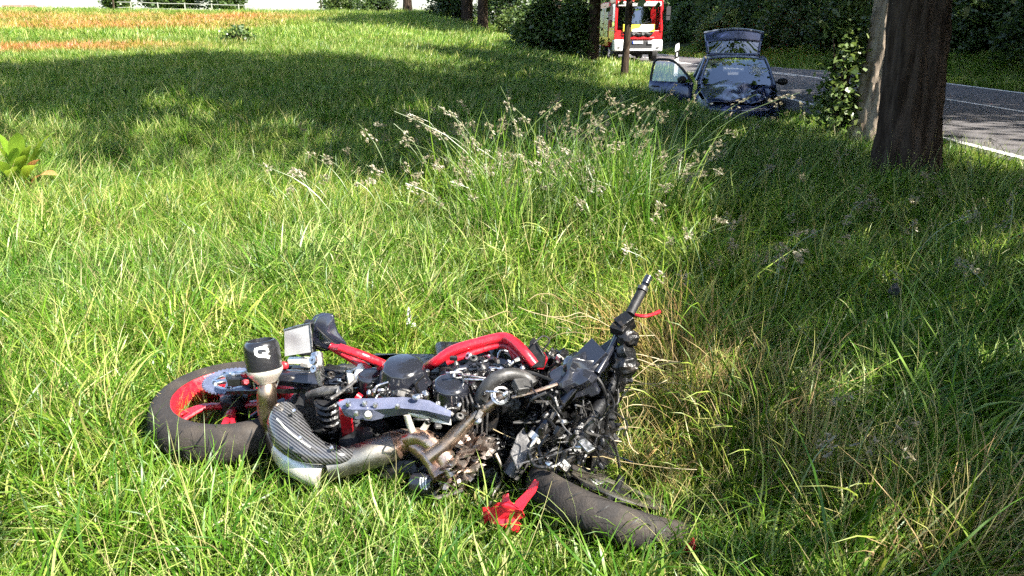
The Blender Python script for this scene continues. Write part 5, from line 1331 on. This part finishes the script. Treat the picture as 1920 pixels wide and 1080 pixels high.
# open front door on the left in the picture
droot = bpy.data.objects.new('front_door', None); COL.objects.link(droot); droot.parent = car; droot.location = (-0.86, -0.75, 0.5)
DM = Matrix.Translation((-0.87, -0.72, 0)) @ Matrix.Rotation(math.radians(66), 4, 'Z')
def dv(a, z, o=0.0): return DM @ Vector((o, a, z))
m = MB(); m.grid(lambda u, v: dv(0.02+1.02*u, 0.28+0.66*v, -0.05*math.sin(v*3.1)), 6, 6); cpart(m, 'door_panel', 'car_paint', droot, solid=0.07)
m = MB(); m.tube([dv(0.05, 0.95), dv(0.30, 1.20, 0.05), dv(0.56, 1.37, 0.10), dv(0.85, 1.40, 0.12), dv(1.0, 1.37, 0.12), dv(1.03, 1.2, 0.07), dv(1.03, 0.94)], 0.028, 8, 3); cpart(m, 'window_frame', 'black_plastic', droot)
m = MB(); m.add([dv(0.07, 0.95), dv(0.30, 1.18, 0.05), dv(0.56, 1.35, 0.10), dv(0.98, 1.36, 0.12), dv(1.01, 0.94)], [(0, 1, 2, 3, 4)]); cpart(m, 'door_window', 'glass', droot)
m = MB(); m.blob(dv(0.22, 1.0, -0.14), (0.10, 0.08, 0.08), 3, 0.05); cpart(m, 'door_mirror', 'black_plastic', droot)
m = MB(); m.bar(dv(0.78, 0.84, -0.09), dv(0.96, 0.84, -0.09), 0.03, 0.03); cpart(m, 'door_handle', 'black_plastic', droot, bevel=0.006)
m = MB(); m.tube([(0.74, -0.62, 0.96), (0.90, -0.64, 0.97)], 0.025, 8, 1); m.blob((0.95, -0.64, 0.98), (0.11, 0.07, 0.075), 4, 0.05); cpart(m, 'wing_mirror', 'black_plastic')
for (x, y) in ((-0.77, -1.28), (0.74, -1.05), (-0.77, 1.28), (0.77, 1.28)):
    w = bpy.data.objects.new('wheel', None); COL.objects.link(w); w.parent = car; w.location = (x, y, 0.3)
    m = MB(); m.lathe([(0.19, -0.09), (0.28, -0.10), (0.305, -0.07), (0.305, 0.07), (0.28, 0.10), (0.19, 0.09)], (x, y, 0.305), (1, 0, 0), 28, cap=False); cpart(m, 'tyre', 'tyre_far', w)
    m = MB(); m.lathe([(0.195, -0.085), (0.18, -0.06), (0.05, -0.05), (0.05, 0.05), (0.18, 0.06), (0.195, 0.085)], (x, y, 0.305), (1, 0, 0), 20); cpart(m, 'wheel_rim', 'hose', w)
m = MB(); m.box((0, -0.62, 0.82), (1.4, 0.35, 0.2)); cpart(m, 'dashboard', 'dark_int', bevel=0.04)
for x in (-0.36, 0.36):
    m = MB(); m.box((x, 0.55, 0.45), (0.5, 0.5, 0.2)); m.box((x, 0.78, 0.80), (0.48, 0.14, 0.62), rot3(-0.2, 0, 0)); m.box((x, 0.88, 1.18), (0.26, 0.09, 0.16)); cpart(m, 'front_seat', 'seat', bevel=0.04)
m = MB(); m.lathe([(0.17, -0.012), (0.19, 0), (0.17, 0.012), (0.15, 0)], (0.36, -0.30, 0.95), (0, 0.8, 0.5), 24, cap=False); cpart(m, 'steering_wheel', 'dark_int')
m = MB(); m.box((0, 0.4, 0.27), (1.5, 2.9, 0.08)); cpart(m, 'floor_pan', 'dark_int')
# smashed front corner: bent sheet, hanging trim, lamp remains
fr2 = np.random.RandomState(17)
for k in range(9):
    c = Vector((0.45+0.4*fr2.rand(), -1.55+0.35*fr2.rand(), 0.25+0.45*fr2.rand())); R_ = rot3(fr2.randn()*0.7, fr2.randn()*0.7, fr2.rand()*6); w_, h_ = fr2.uniform(0.12, 0.32), fr2.uniform(0.08, 0.22); ph = fr2.rand()*6
    m = MB(); m.grid(lambda u, v: c+R_ @ Vector(((u-0.5)*w_, (v-0.5)*h_, 0.05*math.sin(u*6+ph)+0.03*math.sin(v*9+ph))), 5, 4); cpart(m, 'bent_sheet', ('car_paint', 'grey_metal', 'black_plastic', 'hose')[k % 4], solid=0.006)
for k in range(8):
    c = Vector((0.5+0.4*fr2.rand(), -1.5+0.35*fr2.rand(), 0.3+0.4*fr2.rand())); m = MB(); m.tube([c, c+Vector(fr2.randn(3))*0.10, c+Vector(fr2.randn(3))*0.18+Vector((0, 0, -0.08))], 0.014, 6, 4); cpart(m, 'torn_strut', ('grey_metal', 'alloy')[k % 2])
m = MB(); m.blob((-0.62, -1.80, 0.60), (0.16, 0.08, 0.08), 5, 0.1); cpart(m, 'headlamp', 'alloy')
m = MB(); m.grid(lambda u, v: Vector(((u*2-1)*0.66, -2.08+0.10*(u*2-1)**2+(0.25*max(0, u-0.5)), 0.30+0.28*v)), 10, 3); cpart(m, 'bumper', 'car_paint', solid=0.03)
car_rest = car

# ------------------------------------------------------------------ fire engine coming round the bend
M['fire_red'] = mat('fire_red', (0.52, 0.012, 0.016), 0.3, coat=0.5, rvar=0.06)
M['signal_yellow'] = mat('signal_yellow', (0.78, 0.62, 0.06), 0.4)
M['hi_vis'] = mat('hi_vis', (0.55, 0.72, 0.05), 0.6)
M['truck_glass'] = glass('truck_pane', (0.4, 0.44, 0.45), 0.02, 0.10)
M['lamp'] = mat('lamp_glass', (0.7, 0.72, 0.75), 0.1, metal=0.4)
M['blue_lens'] = mat('blue_lens', (0.02, 0.08, 0.6), 0.15, coat=0.5)
TX, TY_, TZ = 6.45, 43.0, road_z(6.45-float(bend(43.0)), 43.0)
tr = thing('fire_engine', 'red and white fire engine with yellow band facing the camera on the road', 'fire engine', (TX, TY_, TZ))
TM = Matrix.Translation((TX, TY_, TZ)) @ Matrix.Rotation(math.radians(1.5), 4, 'Z')
def tpart(m, name, mt, parent=None, **k):
    m.v = [tuple(TM @ Vector(v)) for v in m.v]; return m.build(name, M[mt], parent or tr, **k)
m = MB()          # cab shell: floor to sill, rear wall, roof, pillars
m.box((0, 1.05, 1.25), (2.46, 2.0, 0.62)); m.box((0, 2.0, 2.3), (2.44, 0.08, 1.5)); m.box((0, 1.05, 3.0), (2.42, 1.95, 0.22))
for sx in (-1, 1):
    m.bar((sx*1.17, 0.06, 1.5), (sx*1.14, 0.16, 2.95), 0.14, 0.14, (0, 1, 0)); m.bar((sx*1.18, 1.25, 1.5), (sx*1.16, 1.25, 2.95), 0.1, 0.12, (0, 1, 0)); m.box((sx*1.19, 1.1, 1.62), (0.06, 1.9, 0.2))
tpart(m, 'cab', 'fire_red', bevel=0.05)
m = MB(); m.box((0, 1.0, 3.14), (2.3, 1.8, 0.12)); tpart(m, 'cab_roof', 'white', bevel=0.05)
m = MB(); m.box((0, 0.06, 2.83), (2.2, 0.16, 0.22), rot3(0.25, 0, 0)); tpart(m, 'sun_visor', 'white', bevel=0.03)
m = MB(); m.grid(lambda u, v: Vector(((u*2-1)*(1.10-0.03*v), 0.02+0.12*v-0.06*(1-(u*2-1)**2), 1.86+0.86*v)), 10, 6); tpart(m, 'windscreen', 'truck_glass')
for sx in (-1, 1):
    m = MB(); m.grid(lambda u, v: Vector((sx*1.20, 0.22+0.95*u, 1.74+1.1*v)), 3, 3); tpart(m, 'side_window', 'truck_glass')
m = MB(); m.box((0, -0.01, 1.67), (1.62, 0.04, 0.36)); tpart(m, 'front_panel', 'signal_yellow', bevel=0.02)
m = MB(); m.plate([(-0.05, -0.05, 1.50), (0.55, -0.05, 1.50), (0.78, -0.05, 1.66), (0.72, -0.05, 1.84), (0.12, -0.05, 1.84), (0.05, -0.05, 1.68), (-0.35, -0.05, 1.60), (-0.35, -0.05, 1.50)], 0.02, (0, 1, 0)); tpart(m, 'front_panel_flash', 'white', smooth_=False)
m = MB(); m.grid(lambda u, v: Vector(((u*2-1)*(0.80-0.12*v), -0.045+0.0*v, 1.28+0.19*(1-v)+0.035*math.cos(u*18))), 24, 2); tpart(m, 'grille', 'black_plastic', solid=0.03)
for x in (-0.25, 0.22):
    m = MB(); m.lathe([(0.0, -0.02), (0.07, -0.02), (0.075, 0.02), (0.0, 0.02)], (x, -0.08, 1.40), (0, -1, 0), 14); tpart(m, 'emblem', 'alloy')
m = MB(); m.box((0, 0.0, 1.18), (1.65, 0.06, 0.12)); tpart(m, 'grille_bar', 'fire_red', bevel=0.02)
for sx in (-1, 1):
    m = MB(); m.box((sx*0.98, 0.14, 0.82), (0.56, 0.44, 0.56), rot3(0, 0, -sx*0.10)); bc = tpart(m, 'bumper_corner', 'white', bevel=0.06)
    m = MB(); m.box((sx*0.60, -0.06, 0.97), (0.24, 0.06, 0.15)); tpart(m, 'headlight', 'lamp', bevel=0.02)
    m = MB(); m.box((sx*1.0, -0.10, 0.72), (0.14, 0.03, 0.05)); m.build('fog_lamp', M['dark_int'], bc) if False else tpart(m, 'fog_lamp', 'dark_int', bc)
m = MB(); m.box((0, 0.12, 0.84), (1.42, 0.30, 0.44)); tpart(m, 'bumper_centre', 'dark_int', bevel=0.03)
m = MB(); m.box((0, 0.05, 0.60), (1.5, 0.36, 0.10)); tpart(m, 'bumper_lip', 'white', bevel=0.03)
m = MB(); m.box((-0.02, -0.055, 0.97), (0.52, 0.02, 0.13)); np_ = tpart(m, 'number_plate', 'white')
m = MB(); m.box((-0.26, -0.068, 0.97), (0.05, 0.012, 0.12)); tpart(m, 'plate_band', 'blue_lens', np_)
for sx in (-1, 1):
    m = MB(); m.tube([(sx*1.2, 0.1, 2.85), (sx*1.45, -0.05, 2.85), (sx*1.45, -0.05, 2.0), (sx*1.22, 0.1, 1.95)], 0.02, 6, 1); m.box((sx*1.46, -0.05, 2.5), (0.22, 0.12, 0.42)); m.box((sx*1.46, -0.05, 2.15), (0.2, 0.1, 0.2)); tpart(m, 'mirror', 'dark_int', bevel=0.02)
m = MB(); m.bar((0.1, -0.06, 1.88), (0.55, -0.02, 1.98), 0.02, 0.02); m.bar((-0.55, -0.06, 1.90), (-0.05, -0.06, 1.92), 0.02, 0.02); tpart(m, 'wiper', 'dark_int')
m = MB(); m.box((0, 0.45, 1.72), (2.1, 0.5, 0.2)); tpart(m, 'dashboard', 'hose', bevel=0.04)
for sx in (-1, 1):
    m = MB(); m.box((sx*0.6, 1.2, 1.9), (0.5, 0.45, 0.5)); m.box((sx*0.6, 1.45, 2.3), (0.5, 0.14, 0.8)); tpart(m, 'cab_seat', 'seat', bevel=0.05)
m = MB(); m.box((0, 5.0, 1.85), (2.48, 5.6, 2.3)); bd = tpart(m, 'equipment_body', 'fire_red', bevel=0.06)
for sx in (-1, 1):
    for k in range(3):
        m = MB(); m.box((sx*1.245, 3.1+k*1.75, 1.95), (0.03, 1.4, 1.5)); tpart(m, 'roller_shutter', 'alloy', bd, bevel=0.02)
m = MB(); m.box((0, 3.8, 0.62), (0.9, 7.2, 0.3)); tpart(m, 'chassis', 'dark_int')
m = MB(); m.tube([(-0.8, 1.2, 0.45), (0.8, 1.2, 0.45)], 0.11, 10, 1); m.blob((0.05, 1.2, 0.43), (0.25, 0.2, 0.18), 4, 0.05); tpart(m, 'axle', 'hose')
for (x, y) in ((-1.02, 1.2), (1.02, 1.2), (-1.0, 5.2), (1.0, 5.2)):
    w = bpy.data.objects.new('wheel', None); COL.objects.link(w); w.parent = tr; w.location = (x, y, 0.5)
    m = MB(); m.lathe([(0.28, -0.15), (0.46, -0.16), (0.50, -0.11), (0.50, 0.11), (0.46, 0.16), (0.28, 0.15)], (x, y, 0.505), (1, 0, 0), 28, cap=False); tpart(m, 'tyre', 'tyre_far', w)
    m = MB(); m.lathe([(0.285, -0.14), (0.26, -0.08), (0.10, -0.06), (0.10, 0.06), (0.26, 0.08), (0.285, 0.14)], (x, y, 0.505), (1, 0, 0), 20); tpart(m, 'wheel_rim', 'hose', w)
for x in (-0.8, 0.8):
    m = MB(); m.lathe([(0.13, 0), (0.13, 0.14), (0.09, 0.2), (0.0, 0.21)], (x, 0.6, 3.2), (0, 0, 1), 16); tpart(m, 'beacon', 'blue_lens')
hv = thing('hi_vis_jacket', 'yellow green high visibility jacket lying behind the fire engine windscreen', 'jacket', (TX+0.05, TY_+0.35, TZ+1.82))
m = MB(); m.blob((0.10, 0.36, 1.95), (0.24, 0.14, 0.14), 6, 0.15, n=8); m.v = [tuple(TM @ Vector(v)) for v in m.v]; m.build('folded_cloth', M['hi_vis'], hv)

# ------------------------------------------------------------------ marker post, fences, far roofs, poles
po = thing('marker_post', 'white roadside marker post with black band beside the crashed car', 'post', (4.92, 25.0, G(4.92, 25.0)))
b0 = Vector((4.92, 25.0, G(4.92, 25.0)))
m = MB(); V = []
for (h, t) in ((-0.1, 1), (0.96, 1), (1.04, 0.8)):
    for (x, y) in ((-0.06, -0.05), (0.06, -0.05), (0.045, 0.05), (0.0, 0.075), (-0.045, 0.05)): V.append(b0+Vector((x*t, y*t, h+(0.03*(x/0.06) if h > 1 else 0))))
m.add(V, [(i*5+k, i*5+(k+1) % 5, (i+1)*5+(k+1) % 5, (i+1)*5+k) for i in range(2) for k in range(5)]+[(10, 11, 12, 13, 14)]); m.build('post_body', M['white'], po, False)
m = MB(); V = []
for (zl, zr) in ((0.60, 0.66), (0.82, 0.88)):
    for (x, y) in ((-0.063, -0.053), (0.063, -0.053), (0.047, 0.053), (0.0, 0.078), (-0.047, 0.053)): V.append(b0+Vector((x, y, zl+(zr-zl)*(x+0.06)/0.12)))
m.add(V, [(k, (k+1) % 5, 5+(k+1) % 5, 5+k) for k in range(5)]); m.build('black_band', M['black_plastic'], po, False)
m = MB(); m.box(b0+Vector((0, -0.057, 0.74)), (0.04, 0.006, 0.12)); m.build('reflector', M['lamp'], po)

FW = 'white fence posts of the paddock on the skyline'
for i, (px, D, h, lab) in enumerate(((55, 74, 1.15, 'tallest white fence post on the skyline at far left'), (152, 84, 1.1, 'middle white fence post on the skyline'), (183, 92, 0.9, 'small white fence post right of the far gabled roof'))):
    x = (px-960)/F*D; g = G(x, D); t = thing('fence_post', lab, 'fence post', (x, D, g), FW)
    m = MB(); m.box((x, D, g+h/2), (0.13, 0.13, h+0.2)); m.build('post', M['white'], t, bevel=0.01)
    m = MB(); m.box((x, D, g+h+0.12), (0.17, 0.17, 0.05)); m.build('post_cap', M['white'], t, bevel=0.01)
M['rail'] = mat('pale_rail', (0.24, 0.24, 0.21), 0.7)
def rail_line(label, px0, px1, D0, D1, hs):
    t = thing('paddock_fence', label, 'fence', ((px0-960)/F*D0, D0, G((px0-960)/F*D0, D0)))
    for h in hs:
        pts = []
        for k in range(7):
            D = D0+(D1-D0)*k/6; px = px0+(px1-px0)*k/6; x = (px-960)/F*D; pts.append((x, D, G(x, D)+h))
        m = MB(); m.tube(pts, 0.035, 5, 1); m.build('rail', M['rail'], t)
    for k in range(5):
        D = D0+(D1-D0)*(k+0.5)/5; px = px0+(px1-px0)*(k+0.5)/5; x = (px-960)/F*D; m = MB(); m.box((x, D, G(x, D)+hs[-1]/2), (0.09, 0.09, hs[-1]+0.2)); m.build('post', M['rail'], t)
rail_line('pale rail fence along the paddock at far left', -40, 150, 86, 90, (0.55, 1.0))
rail_line('pale rail fence before the broad skyline trees', 262, 500, 84, 82, (0.6, 1.1))
M['roof_tile'] = mat('roof_tile', (0.16, 0.085, 0.065), 0.8, var=0.2, vscale=4)
M['roof_grey'] = mat('roof_grey', (0.10, 0.10, 0.11), 0.8, var=0.2, vscale=4)
M['render_wall'] = mat('render_wall', (0.55, 0.52, 0.46), 0.9, var=0.1, vscale=2)
def house(label, px, D, w, dpt, hw, hr, mt):
    x = (px-960)/F*D; g = G(x, D)-0.8; t = thing('farm_building', label, 'building', (x, D, g))
    m = MB(); m.box((x, D, g+hw/2), (w, dpt, hw)); wl = m.build('wall', M['render_wall'], t)
    m = MB(); V = [(x-w/2-.3, D-dpt/2-.3, g+hw-.1), (x+w/2+.3, D-dpt/2-.3, g+hw-.1), (x+w/2+.3, D+dpt/2+.3, g+hw-.1), (x-w/2-.3, D+dpt/2+.3, g+hw-.1), (x-w/2+1.2, D, g+hw+hr), (x+w/2-1.2, D, g+hw+hr)]
    m.add(V, [(0, 1, 5, 4), (2, 3, 4, 5), (1, 2, 5), (3, 0, 4), (3, 2, 1, 0)]); rf = m.build('roof', M[mt], t, False)
    m = MB(); m.box((x-w*0.15, D, g+hw+hr), (0.6, 0.6, 1.0)); m.build('chimney', M['roof_tile'], rf)
    for k in (-0.28, 0.0, 0.28):
        m = MB(); m.box((x+k*w, D-dpt/2-0.02, g+hw*0.55), (0.9, 0.08, 1.0)); m.build('window', M['dark_int'], t)
house('far farmhouse with reddish tiled roof at the top left corner', 22, 190, 26, 10, 1.6, 3.0, 'roof_tile')
house('tiny far gabled roof between two white fence posts', 171, 190, 7, 6, 1.2, 1.8, 'roof_grey')
for (px, D, r, h, lab, mt) in ((622, 78, 0.09, 9, 'thick dark pole on the skyline left of the far trees', 'bark'), (598, 100, 0.05, 9, 'thin pale pole on the skyline', 'rail'), (255, 80, 0.09, 1.5, 'dark gate post at the left of the skyline trees', 'bark'), (730, 80, 0.05, 9, 'thin pole between the skyline bushes', 'rail')):
    x = (px-960)/F*D; g = G(x, D); t = thing('pole', lab, 'pole', (x, D, g))
    m = MB(); m.tube([(x, D, g-0.3), (x, D, g+h*0.5), (x+0.02*h, D, g+h)], [r, r*0.95, r*0.8], 8, 1); m.build('shaft', M[mt], t)
    m = MB(); m.lathe([(r*0.9, 0), (r*1.1, 0.02), (0.0, 0.08)], (x+0.02*h, D, g+h), (0, 0, 1), 8); m.build('cap', M[mt], t)
# dark weed clump and mossy heap on the far edge of the shade
w0 = ong(450, 84); shrub('weed_clump', 'dark dead weed clump at the far edge of the big shadow', (w0.x, w0.y), 1.0, 0.4, 95, 22, 30, 0.10, leafm='leaf', cat='weed', sig=0.10)
w0 = ong(1000, 52); shrub('brush_heap', 'heap of pale cut brush before the two close far trunks', (w0.x, w0.y), 2.0, 0.8, 96, 26, 30, 0.14, leafm='leaf_pale', cat='brush', sig=0.2)
